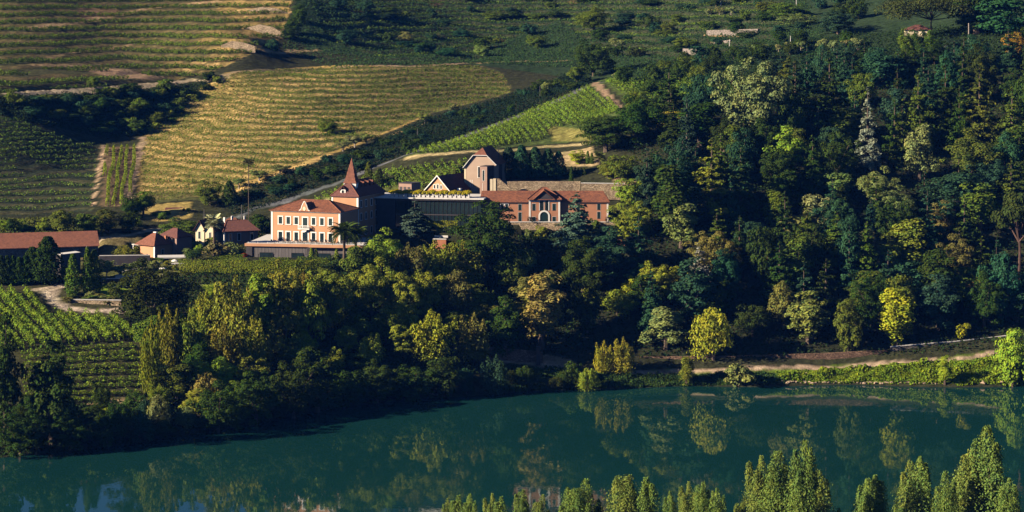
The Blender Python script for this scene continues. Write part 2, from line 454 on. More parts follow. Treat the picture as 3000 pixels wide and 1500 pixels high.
pad([xy(1405, 698.9), xy(1835, 698.9), xy(1835, 713), xy(1405, 713)], 35.25, 1.2)             # winery forecourt
pad([xy(1528, 688), xy(1840, 688), xy(1840, 697.9), xy(1528, 697.9)], 31.0, 1.0, cut_only=True)
pad([xy(1100, 694), xy(1403, 690), xy(1403, 722), xy(1095, 722)], 33.2, 2.0)                 # glass wing
pad([xy(790, 683), xy(1045, 676), xy(1110, 715), xy(860, 712)], 29.0, 4.0)                   # manor
pad([xy(715, 674), xy(1050, 670), xy(1045, 690), xy(715, 690)], 28.2, 3.0)                   # in front of the terrace
pad([xy(1365, 716), xy(1475, 716), xy(1470, 740), xy(1362, 740)], 40.6, 2.0)
pad([xy(1470, 713), xy(1880, 713), xy(1880, 720.7), xy(1470, 720.7)], 38.6, 1.0)             # behind the winery
pad([xy(280, 660), xy(378, 660), xy(378, 668), xy(280, 668)], 21.8, 1.2)                     # lawn
pad([xy(-70, 681), xy(275, 690), xy(270, 704), xy(-75, 695)], 26.9, 3.0)                     # barn
pad([xy(405, 684), xy(515, 684), xy(515, 705), xy(400, 705)], 26.8, 3.0)
pad([xy(565, 702), xy(640, 702), xy(640, 716), xy(565, 716)], 28.7, 2.5)
pad([xy(655, 700), xy(770, 706), xy(770, 720), xy(650, 716)], 28.7, 2.5)

def wob(x, y, s=1.0):
    return (np.sin(x * .061 + 1.3) * np.cos(y * .047) + .6 * np.sin(x * .13 + y * .09 + 2.1) + .4 * np.sin(x * .27 - y * .11)) * s

U, V = proj(GX, GY, ZB)
F = {  # fields, as seen in the photograph: outline, rise of one terrace
 "upper":  ([(-60,-60),(700,-60),(860,-60),(850,30),(822,112),(755,146),(640,205),(585,222),(480,238),(300,252),(40,268),(-60,280)], 2.5),
 "lower":  ([(-60,330),(60,345),(150,385),(292,420),(287,520),(270,618),(180,628),(0,634),(-60,640)], 1.3),
 "golden": ([(432,400),(500,330),(560,285),(660,222),(720,207),(1000,196),(1200,194),(1400,190),(1470,215),(1500,268),(1440,287),(1250,335),(1050,418),(870,478),(720,535),(690,560),(450,588),(415,560),(418,450)], 1.3),
 "far":    ([(900,-60),(2300,-60),(2300,110),(1980,190),(1760,150),(1640,60),(1480,120),(1400,178),(1180,190),(960,120)], 2.2),
}
TERR = {}
for k, (poly, st) in F.items():
    m = inside(U, V, poly) & (GY > 700) & (GY < 1100)
    zz = ZB + wob(GX, GY, 0.3) + wob(GX * 2.6 + 9, GY * 1.4, 0.16)
    q = zz / st; fr = q - np.floor(q)
    g = np.where(fr < 0.62, 0.22 * fr / 0.62, 0.22 + 0.78 * ((fr - 0.62) / 0.38))
    TERR[k] = (m, fr, q)
    amp = {"upper": 0.85, "lower": 0.8, "golden": 0.8, "far": 1.0}[k]
    ZB = np.where(m, ZB + amp * st * (g - fr), ZB)
# small unevenness of natural ground
ZB = ZB + np.where((GY > 560) & (GY < 1100), 0.12 * np.sin(GX * 1.3 + np.sin(GY * .9) * 2) * np.sin(GY * 1.1 + 1.7) * (ZB > 1), 0)

def Z(x, y): return bil(gx, gy, ZB, np.asarray(x, float), np.asarray(y, float))
_ys = np.arange(545, 1180, 0.4)
def hit(u, v, ymin=545.0):
    """First point of the ground seen at pixel (u, v)."""
    x = (u - 1500.0) * _ys / FPX; zr = H_CAM - (v - V0) * _ys / FPX
    h = Z(x, _ys)
    ok = np.nonzero((h >= zr) & (_ys >= ymin))[0]
    i = ok[0] if len(ok) else len(_ys) - 1
    return Vector((float(x[i]), float(_ys[i]), float(h[i])))

cov = np.zeros(GX.shape + (4,), np.float32); cov[..., 3] = 1
cov[..., :3] = (0.035, 0.038, 0.018)                                        # scrub floor
def paint(poly, col, ymin=540, ymax=1150, mask=None, mix=1.0):
    m = inside(U, V, poly) & (GY > ymin) & (GY < ymax)
    if mask is not None: m &= mask
    cov[m, :3] = cov[m, :3] * (1 - mix) + np.array(col) * mix
def trail(pts, width, col, mix=1.0):
    """A track: pixel polyline dropped on the ground."""
    w3 = [hit(u, v) for u, v in pts]
    pl = [(p.x, p.y) for p in w3]
    d = seg_dist(GX, GY, pl, closed=False); d = d + width * .16 * wob(GX * 7, GY * 6)
    w = np.clip(1.3 - d / (width * 0.5) , 0, 1) * mix
    w = np.clip(w * 2, 0, 1)
    cov[..., :3] = cov[..., :3] * (1 - w[..., None]) + np.array(col, np.float32) * w[..., None]
GRASS = (0.32, 0.225, 0.075); SOIL = (0.20, 0.135, 0.07); GREEN = (0.075, 0.095, 0.03)
big = wob(GX * 1.7, GY * 1.3)
paint([(700,-200),(3200,-200),(3200,180),(2300,240),(1760,240),(1400,190),(900,150)], (0.030, 0.052, 0.022))
paint([(-100,-200),(870,-200),(860,30),(822,112),(755,146),(640,205),(480,240),(40,275),(-100,290)], (0.06, 0.062, 0.026))
m, fr, q = TERR["upper"]
cov[m & (fr > 0.78), :3] = (0.125, 0.10, 0.042)
e_ = (np.clip((U - 560 + 75 * big) / 170, 0, 1) * np.where(fr > .58, 1, .25) * m)[..., None]
cov[...] = cov * (1 - e_) + np.array((0.34, 0.235, 0.085, 1)) * e_
m, fr, q = TERR["far"]
cov[m & (fr > 0.62), :3] = (0.050, 0.058, 0.028)
cov[m & (big > 1.45), :3] = (0.12, 0.085, 0.042)
m, fr, q = TERR["lower"]
paint(F["lower"][0], (0.032, 0.042, 0.022))
cov[m & (fr > 0.75), :3] = (0.07, 0.07, 0.034)
m, fr, q = TERR["golden"]
paint([(405,588),(402,470),(432,388),(500,320),(560,275),(660,212),(1000,190),(1200,194),(1300,230),(1250,340),(1050,425),(860,490),(720,545),(680,570)], GRASS)
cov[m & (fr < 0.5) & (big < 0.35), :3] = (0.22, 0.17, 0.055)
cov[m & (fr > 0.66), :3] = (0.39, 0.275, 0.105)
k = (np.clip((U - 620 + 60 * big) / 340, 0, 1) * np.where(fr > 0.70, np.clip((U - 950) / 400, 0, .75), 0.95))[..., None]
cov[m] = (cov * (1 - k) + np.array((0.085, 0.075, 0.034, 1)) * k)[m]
bare = np.clip(wob(GX * 1.1 + 3, GY * 2.7 + 1) - .95, 0, .8)[..., None]
cov[m] = (cov * (1 - bare) + np.array((0.24, 0.16, 0.085, 1)) * bare)[m]
grn = np.clip(wob(GX * 2.3 + 5, GY * 2.1) - .1, 0, .75)[..., None]
cov[m] = (cov * (1 - grn * .6) + np.array((0.11, 0.12, 0.03, 1)) * grn * .6)[m]
paint([(420,560),(700,545),(690,575),(450,595)], (0.10, 0.11, 0.035), mix=0.7)
# dirt patches and plots on the upper hill
paint([(235,195),(300,190),(420,210),(480,225),(430,232),(330,222),(260,210)], (0.30, 0.20, 0.125))
paint([(230,15),(350,20),(340,45),(250,55),(225,40)], (0.20, 0.13, 0.07))
for pl in ([(685,28),(740,22),(800,28),(855,33),(850,40),(760,36),(690,36)], [(700,70),(830,88),(825,96),(700,82)], [(655,140),(740,146),(735,150),(655,146)], [(560,180),(690,160),(690,166),(570,188)], [(540,200),(640,182),(640,190),(545,208)]):
    paint(pl, (0.42, 0.29, 0.12))
# vineyards right of the road, near vineyards
paint([(1180,460),(1400,392),(1730,245),(1760,240),(1830,325),(1720,412)], (0.075, 0.105, 0.028))
paint([(1600,368),(1720,380),(1730,412),(1620,415)], (0.26, 0.23, 0.07), mix=0.8)
paint([(1730,243),(1755,240),(1830,320),(1805,322)], (0.29, 0.205, 0.13))
paint([(1750,230),(2090,230),(2090,290),(1830,290)], (0.07, 0.10, 0.025))
paint([(900,590),(1370,470),(1370,560),(1100,560),(940,600)], (0.10, 0.115, 0.03))
paint([(-50,830),(160,835),(330,905),(400,990),(390,1005),(60,1035),(-50,1040)], (0.055, 0.055, 0.025), ymax=672)
paint([(-50,1030),(60,1030),(400,1000),(440,1170),(60,1180),(-50,1180)], (0.06, 0.062, 0.024), ymax=640)
paint([(310,430),(400,430),(372,605),(295,605)], (0.15, 0.105, 0.06))
paint([(275,600),(312,430),(300,418),(268,600)], (0.42, 0.30, 0.19)); paint([(380,600),(430,400),(412,400),(352,600)], (0.36, 0.26, 0.17))
# garden, yards, lawn
paint([(200,770),(420,745),(540,760),(700,735),(700,765),(560,790),(460,850),(380,860),(210,860)], (0.10, 0.105, 0.035), ymax=700)
paint([(190,690),(410,680),(420,760),(230,760)], (0.17, 0.14, 0.06), ymax=712)
paint([(270,838),(380,836),(380,866),(270,868)], (0.16, 0.24, 0.02), ymin=655, ymax=670)
paint([(440,600),(560,590),(560,640),(470,650),(400,640)], (0.36, 0.27, 0.09), ymin=720)
paint([(590,830),(650,830),(650,852),(600,852)], (0.20, 0.26, 0.03), ymin=655, ymax=670)
paint([(1620,450),(1740,430),(1750,485),(1640,490)], (0.42, 0.32, 0.17), ymin=728)
paint([(1800,520),(1900,505),(1910,540),(1800,545)], (0.24, 0.17, 0.10), ymin=715)
# river path, bank
paint([(1380,1030),(1640,1040),(1700,1075),(1400,1062)], (0.33, 0.23, 0.14), ymax=665)
paint([(1640,1090),(2650,1065),(3010,1010),(3010,1125),(2400,1115),(1640,1130)], (0.10, 0.15, 0.02), ymax=662)
trail([(30,276),(150,268),(300,262),(420,252),(480,247),(560,235),(640,232),(668,220)], 3.2, (0.44, 0.35, 0.23))
trail([(660,222),(760,208),(900,203),(1000,198),(1200,196),(1400,184),(1560,176)], 2.4, (0.30, 0.22, 0.13))
trail([(770,148),(850,150),(930,148)], 2.0, (0.33, 0.24, 0.13))
trail([(90,85),(200,70),(300,52),(400,32),(500,18),(640,4)], 2.2, (0.36, 0.25, 0.13))
trail([(140,170),(250,150),(400,130),(480,126)], 2.0, (0.30, 0.21, 0.11))
trail([(90,190),(250,192),(330,200)], 1.6, (0.30, 0.21, 0.11))
trail([(600,655),(690,640),(740,612),(830,592),(920,560),(1000,532),(1090,494),(1150,471),(1280,430),(1400,386),(1500,347),(1600,310),(1690,270),(1760,243)], 2.6, (0.12, 0.125, 0.135))
trail([(1195,462),(1300,452),(1450,443),(1600,430),(1725,418)], 2.6, (0.42, 0.34, 0.17))
trail([(930,600),(1000,565),(1060,548)], 2.0, (0.30, 0.26, 0.12))
trail([(560,678),(450,672),(380,690),(290,706)], 1.8, (0.40, 0.33, 0.22))
trail([(175,838),(150,846),(148,868),(165,890),(205,906),(260,912),(350,912)], 3.0, (0.58, 0.47, 0.36))
trail([(100,850),(150,846),(175,838)], 2.4, (0.42, 0.34, 0.25))
trail([(270,1186),(330,1180),(430,1176)], 2.6, (0.46, 0.34, 0.18))
trail([(1440,1050),(1560,1064),(1640,1075)], 2.2, (0.34, 0.25, 0.17))
trail([(1860,1092),(2000,1088),(2150,1086),(2350,1078),(2560,1068),(2700,1062),(2840,1050),(2940,1032),(3000,1024)], 1.3, (0.36, 0.27, 0.19))
trail([(1400,186),(1480,180),(1660,178)], 2.0, (0.34, 0.25, 0.13))
trail([(1960,195),(2030,172),(2085,163)], 2.2, (0.45, 0.42, 0.38))
trail([(2060,105),(2160,108)], 1.6, (0.3, 0.2, 0.1)); trail([(2080,125),(2140,118)], 1.6, (0.3, 0.22, 0.12))
trail([(690,560),(740,540),(800,515),(870,492),(960,455)], 2.6, (0.50, 0.34, 0.13))
trail([(1150,395),(1210,374),(1250,360)], 1.6, (0.36, 0.25, 0.11))
jit = 1 + 0.22 * rng.standard_normal(GX.shape)[..., None]
cov[..., :3] = np.clip(cov[..., :3] * np.clip(jit, .5, 1.6), 0, 1)

def ground_mat():
    m, t, out = nodes_of("ground cover"); N = t.nodes.new; L = t.links.new
    b = N("ShaderNodeBsdfPrincipled"); L(b.outputs[0], out.inputs[0])
    b.inputs["Roughness"].default_value = 0.95; b.inputs["Specular IOR Level"].default_value = 0.05
    at = N("ShaderNodeAttribute"); at.attribute_name = "cover"
    tc = N("ShaderNodeTexCoord")
    n1 = N("ShaderNodeTexNoise"); n1.inputs["Scale"].default_value = 0.9; n1.inputs["Detail"].default_value = 8; n1.inputs["Roughness"].default_value = 0.7
    L(tc.outputs["Object"], n1.inputs["Vector"])
    r1 = N("ShaderNodeMapRange"); r1.inputs[1].default_value = .3; r1.inputs[2].default_value = .7; r1.inputs[3].default_value = .55; r1.inputs[4].default_value = 1.4
    L(n1.outputs["Fac"], r1.inputs[0])
    mu = N("ShaderNodeMix"); mu.data_type = 'RGBA'; mu.blend_type = 'MULTIPLY'; mu.inputs[0].default_value = 1
    L(at.outputs["Color"], mu.inputs[6]); L(r1.outputs[0], mu.inputs[7])
    n2 = N("ShaderNodeTexNoise"); n2.inputs["Scale"].default_value = 0.11; n2.inputs["Detail"].default_value = 6
    L(tc.outputs["Object"], n2.inputs["Vector"])
    r2 = N("ShaderNodeMapRange"); r2.inputs[1].default_value = .5; r2.inputs[2].default_value = .68; r2.inputs[3].default_value = 0; r2.inputs[4].default_value = .45
    L(n2.outputs["Fac"], r2.inputs[0])
    mg = N("ShaderNodeMix"); mg.data_type = 'RGBA'; mg.blend_type = 'MULTIPLY'; mg.inputs[7].default_value = (0.45, 0.62, 0.42, 1)
    L(r2.outputs[0], mg.inputs[0]); L(mu.outputs[2], mg.inputs[6]); L(mg.outputs[2], b.inputs["Base Color"])
    bp = N("ShaderNodeBump"); bp.inputs["Strength"].default_value = 0.7; bp.inputs["Distance"].default_value = 0.5
    L(n1.outputs["Fac"], bp.inputs["Height"]); L(bp.outputs[0], b.inputs["Normal"])
    return m
M["ground"] = ground_mat()
_iy, _ix = np.indices((len(gy) - 1, len(gx) - 1)); _nn = len(gx)
_f = np.stack([_iy*_nn+_ix, _iy*_nn+_ix+1, (_iy+1)*_nn+_ix+1, (_iy+1)*_nn+_ix], -1).reshape(-1, 4)
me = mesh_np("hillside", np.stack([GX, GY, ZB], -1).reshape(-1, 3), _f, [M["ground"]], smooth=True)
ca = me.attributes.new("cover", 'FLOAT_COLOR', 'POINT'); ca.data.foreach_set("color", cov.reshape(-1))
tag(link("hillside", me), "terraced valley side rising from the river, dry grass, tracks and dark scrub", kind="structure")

# near bank, under the poplars at the foot of the picture
nx = np.linspace(-500, 500, 60); ny = np.concatenate([np.linspace(-60, 380, 30), np.linspace(385, 452, 25)])
NX, NY = np.meshgrid(nx, ny)
NZ = np.where(NY > 380, 3.2 * np.clip((450 - NY) / 40, -.8, 1), 3.2 + (380 - NY) * 0.20) + 0.5 * np.sin(NX * .11) * np.sin(NY * .09)
NZ = np.minimum(NZ, 92)
iy, ix = np.indices((len(ny) - 1, len(nx) - 1))
me = mesh_np("near_bank", np.stack([NX, NY, NZ], -1).reshape(-1, 3), np.stack([iy*60+ix, iy*60+ix+1, (iy+1)*60+ix+1, (iy+1)*60+ix], -1).reshape(-1, 4), [surface("bank grass", (0.07, 0.09, 0.03), 0.95, 0.3, 0.4)], smooth=True)
tag(link("near_bank", me), "grassy slope of the near river bank", kind="structure")

def water_mat():
    m, t, out = nodes_of("green river water"); N = t.nodes.new; L = t.links.new
    tc = N("ShaderNodeTexCoord")
    d = N("ShaderNodeBsdfDiffuse"); g = N("ShaderNodeBsdfGlossy"); g.inputs["Roughness"].default_value = 0.02
    fr = N("ShaderNodeFresnel"); fr.inputs["IOR"].default_value = 1.38
    n0 = N("ShaderNodeTexNoise"); n0.inputs["Scale"].default_value = 0.02; n0.inputs["Detail"].default_value = 3; L(tc.outputs["Object"], n0.inputs["Vector"])
    mx = N("ShaderNodeMix"); mx.data_type = 'RGBA'; mx.inputs[6].default_value = (0.004, 0.033, 0.032, 1); mx.inputs[7].default_value = (0.008, 0.047, 0.042, 1)
    L(n0.outputs["Fac"], mx.inputs[0]); L(mx.outputs[2], d.inputs["Color"])
    mp = N("ShaderNodeMapping"); mp.inputs["Scale"].default_value = (0.5, 0.22, 1); L(tc.outputs["Object"], mp.inputs[0])
    n1 = N("ShaderNodeTexNoise"); n1.inputs["Scale"].default_value = 1.6; n1.inputs["Detail"].default_value = 3; L(mp.outputs[0], n1.inputs["Vector"])
    bp = N("ShaderNodeBump"); bp.inputs["Distance"].default_value = 0.05
    n3 = N("ShaderNodeTexNoise"); n3.inputs["Scale"].default_value = 0.03; n3.inputs["Detail"].default_value = 3; L(mp.outputs[0], n3.inputs["Vector"])
    r3 = N("ShaderNodeMapRange"); r3.inputs[1].default_value = .4; r3.inputs[2].default_value = .7; r3.inputs[3].default_value = .07; r3.inputs[4].default_value = .24; L(n3.outputs["Fac"], r3.inputs[0]); L(r3.outputs[0], bp.inputs["Strength"])
    L(n1.outputs["Fac"], bp.inputs["Height"])
    L(bp.outputs[0], g.inputs["Normal"])
    ms = N("ShaderNodeMixShader"); L(fr.outputs[0], ms.inputs[0]); L(d.outputs[0], ms.inputs[1]); L(g.outputs[0], ms.inputs[2])
    L(ms.outputs[0], out.inputs[0])
    return m
b = MB(); b.poly([(-900, 400, 0), (900, 400, 0), (900, 760, 0), (-900, 760, 0)])
tag(b.build("river_water", water_mat()), "calm blue-green river reflecting the wooded bank", kind="structure")

haze_box()
# ------------------------------------------------------------------ buildings
def window(root, x, z, w, h, y=0.0, frame=0.22, fm="white", pm="shutter", side=None, out=0.06, sill=True, arch=False, leaves=2):
    """Window on the wall plane y (facing -y) centred at x, bottom at z; side='r' turns it onto the wall x = y facing +x."""
    f = MB(); p = MB(); s = MB()
    if arch:
        n = 10; r = w / 2; zc = z + h - r
        inn = [(x - r, z)] + [(x + r * -math.cos(math.pi * i / n), zc + r * math.sin(math.pi * i / n)) for i in range(n + 1)] + [(x + r, z)]
        R2 = r + frame
        outl = [(x - R2, z)] + [(x + R2 * -math.cos(math.pi * i / n), zc + R2 * math.sin(math.pi * i / n)) for i in range(n + 1)] + [(x + R2, z)]
        for i in range(len(inn) - 1):
            a, b2, c, d = outl[i], outl[i+1], inn[i+1], inn[i]
            f.hexa([(a[0], y-out, a[1]), (b2[0], y-out, b2[1]), (c[0], y-out, c[1]), (d[0], y-out, d[1]),
                    (a[0], y+.02, a[1]), (b2[0], y+.02, b2[1]), (c[0], y+.02, c[1]), (d[0], y+.02, d[1])])
        p.poly([(q[0], y - .02, q[1]) for q in reversed(inn)])
        fr = f.build("window_frame" if sill else "door_frame", M[fm], root); p.build("pane", M[pm], fr); return fr
    W = w / 2
    if frame > 0:
        f.box(x-W-frame, x-W, y-out, y+.02, z, z+h); f.box(x+W, x+W+frame, y-out, y+.02, z, z+h)
        f.box(x-W-frame*1.15, x+W+frame*1.15, y-out*1.3, y+.02, z+h, z+h+frame*1.1)
        if sill: f.box(x-W-frame*1.2, x+W+frame*1.2, y-out*2.2, y+.02, z-frame*.8, z)
    else:
        f.box(x-W-.05, x-W, y-.03, y+.02, z, z+h); f.box(x+W, x+W+.05, y-.03, y+.02, z, z+h); f.box(x-W-.05, x+W+.05, y-.03, y+.02, z+h, z+h+.05)
    g = w / leaves
    for i in range(leaves):
        p.box(x-W+g*i+.012, x-W+g*(i+1)-.012, y-.035, y-.005, z+.01, z+h-.01)
    objs = [f.mesh("window_frame", M[fm]), p.mesh("pane", M[pm])]
    if side == 'r':
        for me in objs:
            for v in me.vertices:
                a, b2, c = v.co; v.co = (y - (b2 - y), a, c)
            me.flip_normals()
    fr = link("window" if sill else "door", objs[0], root); link("pane", objs[1], fr)
    return fr

def hip_roof(x0, x1, y0, y1, ze, zr, over=.35, hl=None, hr=None, axis='x', t=.14):
    """Roof with hipped ends (hl/hr = run of each hip; 0 makes a gable); returns the mesh builder."""
    b = MB(); X0, X1, Y0, Y1 = x0-over, x1+over, y0-over, y1+over
    if axis == 'x':
        ym = (Y0 + Y1) / 2; hl = (Y1-Y0)/2 if hl is None else hl; hr = (Y1-Y0)/2 if hr is None else hr
        a, c = (X0 + hl, ym, zr), (X1 - hr, ym, zr)
        b.slab([(X0,Y0,ze),(X1,Y0,ze),c,a], t); b.slab([(X1,Y1,ze),(X0,Y1,ze),a,c], t)
        if hl > 0: b.slab([(X0,Y1,ze),(X0,Y0,ze),a], t)
        if hr > 0: b.slab([(X1,Y0,ze),(X1,Y1,ze),c], t)
    else:
        xm = (X0 + X1) / 2; hl = (X1-X0)/2 if hl is None else hl; hr = (X1-X0)/2 if hr is None else hr
        a, c = (xm, Y0 + hl, zr), (xm, Y1 - hr, zr)
        b.slab([(X0,Y1,ze),(X0,Y0,ze),a,c], t); b.slab([(X1,Y0,ze),(X1,Y1,ze),c,a], t)
        if hl > 0: b.slab([(X0,Y0,ze),(X1,Y0,ze),a], t)
        if hr > 0: b.slab([(X1,Y1,ze),(X0,Y1,ze),c], t)
    return b, a, c

def ridge_caps(root, pts, r=.14, mat="tile"):
    b = MB()
    for p, q in pts: b.tube([p, q], [r, r], 5)
    return b.build("ridge_tiles", M[mat], root)

def walls(root, x0, x1, y0, y1, z0, z1, mat, name="wall"):
    b = MB(); b.box(x0, x1, y0, y1, z0, z1); return b.build(name, M[mat], root)

def bx(root, name, mat, *boxes):
    b = MB()
    for q in boxes: b.box(*q)
    return b.build(name, M[mat], root)

# ---- the manor --------------------------------------------------------------
TH = R(-20)                       # local x runs right and a little towards the camera
g0 = P(795, 703, 688)
manor = thing("manor_house", "peach coloured manor house with white trimmed windows and a curved gable", "house", g0, TH)
W, Dp, He = 19.6, 11.8, 7.55
walls(manor, 0, W, 0, Dp, -4, He, "peach")
bx(manor, "corner_quoin", "white", (-.06, .42, -.06, .4, -1, He)); bx(manor, "corner_quoin", "white", (W-.42, W+.06, -.06, .4, -1, He))
bx(manor, "cornice", "white", (-.2, W+.2, -.25, Dp+.2, He, He+.28))
rf, ra, rc = hip_roof(0, W, 0, Dp, He+.30, He+2.75, .45)
roof = rf.build("roof", M["tile"], manor)
E = .45
ridge_caps(manor, [(ra, rc), (ra, (-E, -E, He+.34)), (rc, (W+E, -E, He+.34)), (rc, (W+E, Dp+E, He+.34))])
for fx in (.134, .249, .366, .618, .739, .862):
    window(manor, fx*W, 4.35, 1.05, 1.85, frame=.24)
    window(manor, fx*W, .02, 1.1, 2.25, frame=.26, sill=False, pm="glass")
window(manor, .495*W, 3.45, 1.35, 2.7, frame=.26, sill=False)
window(manor, .495*W, .02, 1.5, 2.3, frame=.3, sill=False, pm="glass")
# baroque gable over the middle
cx0 = .487*W
half = [(1.65, 0), (1.5, .35), (1.05, .6), (.85, 1.1), (.62, 1.75), (.35, 2.3), (.12, 2.75)]
out = [(cx0+a, He+.05+b2) for a, b2 in half] + [(cx0-a, He+.05+b2) for a, b2 in reversed(half)]
gb = MB(); gb.prism(out, -.18, .12); gable = gb.build("curved_gable", M["peach"], manor)
tr = MB()
for (a, b2), (c, d) in zip(out[:-1], out[1:]): tr.tube([(a, -.1, b2), (c, -.1, d)], [.14, .14], 5)
tr.build("gable_moulding", M["white"], gable)
cb = MB(); cb.prism([(cx0+math.cos(t)*.42, He+.95+math.sin(t)*.55) for t in np.linspace(0, 2*math.pi, 12, endpoint=False)], -.26, -.17); cb.build("crest", M["cream"], gable)
gr = MB(); gr.slab([(cx0-1.2, .1, He+.6), (cx0, .1, He+2.5), (cx0, 4.6, He+2.5), (cx0-1.2, 2.2, He+.8)], .1); gr.slab([(cx0, .1, He+2.5), (cx0+1.2, .1, He+.6), (cx0+1.2, 2.2, He+.8), (cx0, 4.6, He+2.5)], .1)
gr.build("gable_roof", M["tile"], gable)
# balcony
bal = MB(); bx0, bx1 = .41*W, .575*W
bal.box(bx0, bx1, -1.0, -.02, 3.15, 3.4); bal.prism([(cx0-.9, 3.15), (cx0-.25, 2.55), (cx0+.55, 2.55), (cx0+1.1, 3.15)], -.6, -.02)
balcony = bal.build("balcony", M["white"], manor)
rl = MB(); rl.box(bx0, bx1, -1.0, -.9, 4.1, 4.2)
for q in np.linspace(bx0+.05, bx1-.05, 12): rl.box(q-.05, q+.05, -.99, -.91, 3.4, 4.1)
for q in (bx0, bx1-.1): rl.box(q, q+.1, -.9, -.05, 4.1, 4.2); rl.box(q, q+.1, -.5, -.4, 3.4, 4.1)
rl.build("railing", M["white"], balcony)
bx(manor, "wall_lamp", "iron", (W+.02, W+.2, 3.4, 3.6, 4.2, 5.0))

# ---- the long wing with the spire ----------------------------------------------
wing = thing("manor_wing", "long rear wing of the manor with attic dormers and white framed side windows", "house", manor.matrix_basis @ Vector((W - 7.6, Dp + .02, 0)) if False else Matrix.Translation(g0) @ Matrix.Rotation(TH, 4, 'Z') @ Vector((W - 7.6, Dp + .02, 0)), TH)
WW, WL, WH = 7.6, 18.0, 10.7
walls(wing, 0, WW, 0, WL, -4, WH, "peach")
bx(wing, "corner_quoin", "white", (WW-.45, WW+.06, -.05, .4, -3, WH)); bx(wing, "corner_quoin", "white", (-.05, .4, -.05, .3, 5, WH))
bx(wing, "cornice", "white", (-.15, WW+.18, -.15, WL, WH, WH+.22))
rf, ra, rc = hip_roof(0, WW, 0, WL, WH+.24, WH+4.0, .4, hl=3.0, hr=2.5, axis='y'); rf.build("roof", M["tile_dark"], wing)
ridge_caps(wing, [(ra, rc), (ra, (-.4, -.4, WH+.28)), (ra, (WW+.4, -.4, WH+.28))], .13, "tile")
for yy in (1.9, 5.2, 8.9, 12.0):
    for zz in (7.95, 4.6, .6):
        window(wing, yy, zz, .95, 1.75, y=WW, frame=.16, side='r', pm="glass")
for i, yy in enumerate((5.0, 8.0, 11.0, 14.0)):
    d = MB(); x0 = WW*.5+.2; zb = WH+2.1
    d.prism([(yy-.0, zb)], 0, 0) if False else None
    d.poly([(x0+1.7, yy-.9, zb), (x0+1.7, yy+.9, zb), (x0+1.7, yy, zb+1.3)]); d.slab([(x0+1.9, yy-1.1, zb), (x0-.2, yy-.2, zb+1.6), (x0-.2, yy, zb+1.75), (x0+1.9, yy, zb+1.45)], .1); d.slab([(x0+1.9, yy+1.1, zb), (x0+1.9, yy, zb+1.45), (x0-.2, yy, zb+1.75), (x0-.2, yy+.2, zb+1.6)], .1)
    d.build("dormer", M["tile_new"], wing)
dm = MB(); dx, dz = 3.1, WH+.75
dm.box(dx-.75, dx+.75, .3, 2.6, dz-.3, dz+1.2); dmo = dm.build("dormer", M["white"], wing)
window(dmo, dx, dz-.05, .7, 1.15, y=.3, frame=.12, arch=True, pm="glass")
dr = MB(); dr.slab([(dx-1.0, .1, dz+1.0), (dx, .1, dz+2.1), (dx, 3.2, dz+2.1), (dx-1.0, 2.4, dz+1.0)], .1); dr.slab([(dx, .1, dz+2.1), (dx+1.0, .1, dz+1.0), (dx+1.0, 2.4, dz+1.0), (dx, 3.2, dz+2.1)], .1); dr.build("dormer_roof", M["tile_dark"], dmo)
spire = thing("roof_spire", "steep tiled spire with a sharp point rising from the manor wing roof", "spire", Matrix.Translation(wing.location) @ Matrix.Rotation(TH, 4, 'Z') @ Vector((4.0, 4.0, WH + 2.6)), TH + R(6))
sp = MB(); n0, n1 = [], []
prof = [(1.85, 0.9), (1.5, 1.5), (1.22, 2.5), (.8, 4.4), (.3, 6.3), (.06, 7.4)]
for (r0, z0), (r1, z1) in zip(prof[:-1], prof[1:]):
    c0 = [(-r0,-r0,z0),(r0,-r0,z0),(r0,r0,z0),(-r0,r0,z0)]; c1 = [(-r1,-r1,z1),(r1,-r1,z1),(r1,r1,z1),(-r1,r1,z1)]
    for i in range(4): sp.poly([c0[i], c0[(i+1)%4], c1[(i+1)%4], c1[i]])
sp.build("spire_roof", M["tile_new"], spire)
bx(spire, "spire_base", "white", (-1.7, 1.7, -1.7, 1.7, -1.2, .92))
fb = MB(); fb.tube([(0, 0, 7.3), (0, 0, 8.0)], [.07, .03], 5); fb.build("finial", M["iron"], spire)

# ---- terrace podium ----------------------------------------------------------
pod = thing("terrace_podium", "dark clad podium under the manor terrace with a pale slab edge", "terrace", P(717, 754, 679.5), R(-8.5))
TW = 31.0
def zpod(v, D=679.5): return (754 - v) * D / FPX
ht = 3.55
walls(pod, .6, TW, .55, 13, -1.5, ht - .55, "grey")
for i in range(34):                                      # vertical boards
    x = .75 + i * .9
    if x < TW - .3: bx(pod, "cladding_board", "grey", (x, x + .84, .47, .55, .9 if 3 < x % 9 < 7.4 else -1.0, ht - .62))
bx(pod, "slab", "concrete", (.0, 17.0, 0, 24, ht - .55, ht)); bx(pod, "slab", "concrete", (17.03, TW + 1.5, -.55, 20, ht - .58, ht - .03))
bx(pod, "slab_edge", "peach", (-.02, 17.0, -.06, -.005, ht - .62, ht + .12)); bx(pod, "slab_edge", "peach", (17.03, TW + 1.5, -.61, -.555, ht - .65, ht + .1))
bx(pod, "pier", "darkwall", (.3, 1.9, .2, .9, -1.5, ht - .6)); bx(pod, "pier", "darkwall", (16.4, 17.6, .1, .9, -1.5, ht - .6)); bx(pod, "pier", "darkwall", (TW - 1.4, TW, .1, .9, -1.5, ht - .6))
for x0, w in ((3.9, 3.4), (19.0, 3.4), (24.6, 3.8), (12.3, 3.0)):
    window(pod, x0 + w / 2, -.3, w, 1.55, y=.46, frame=.08, fm="iron", pm="glass", sill=False, leaves=3)
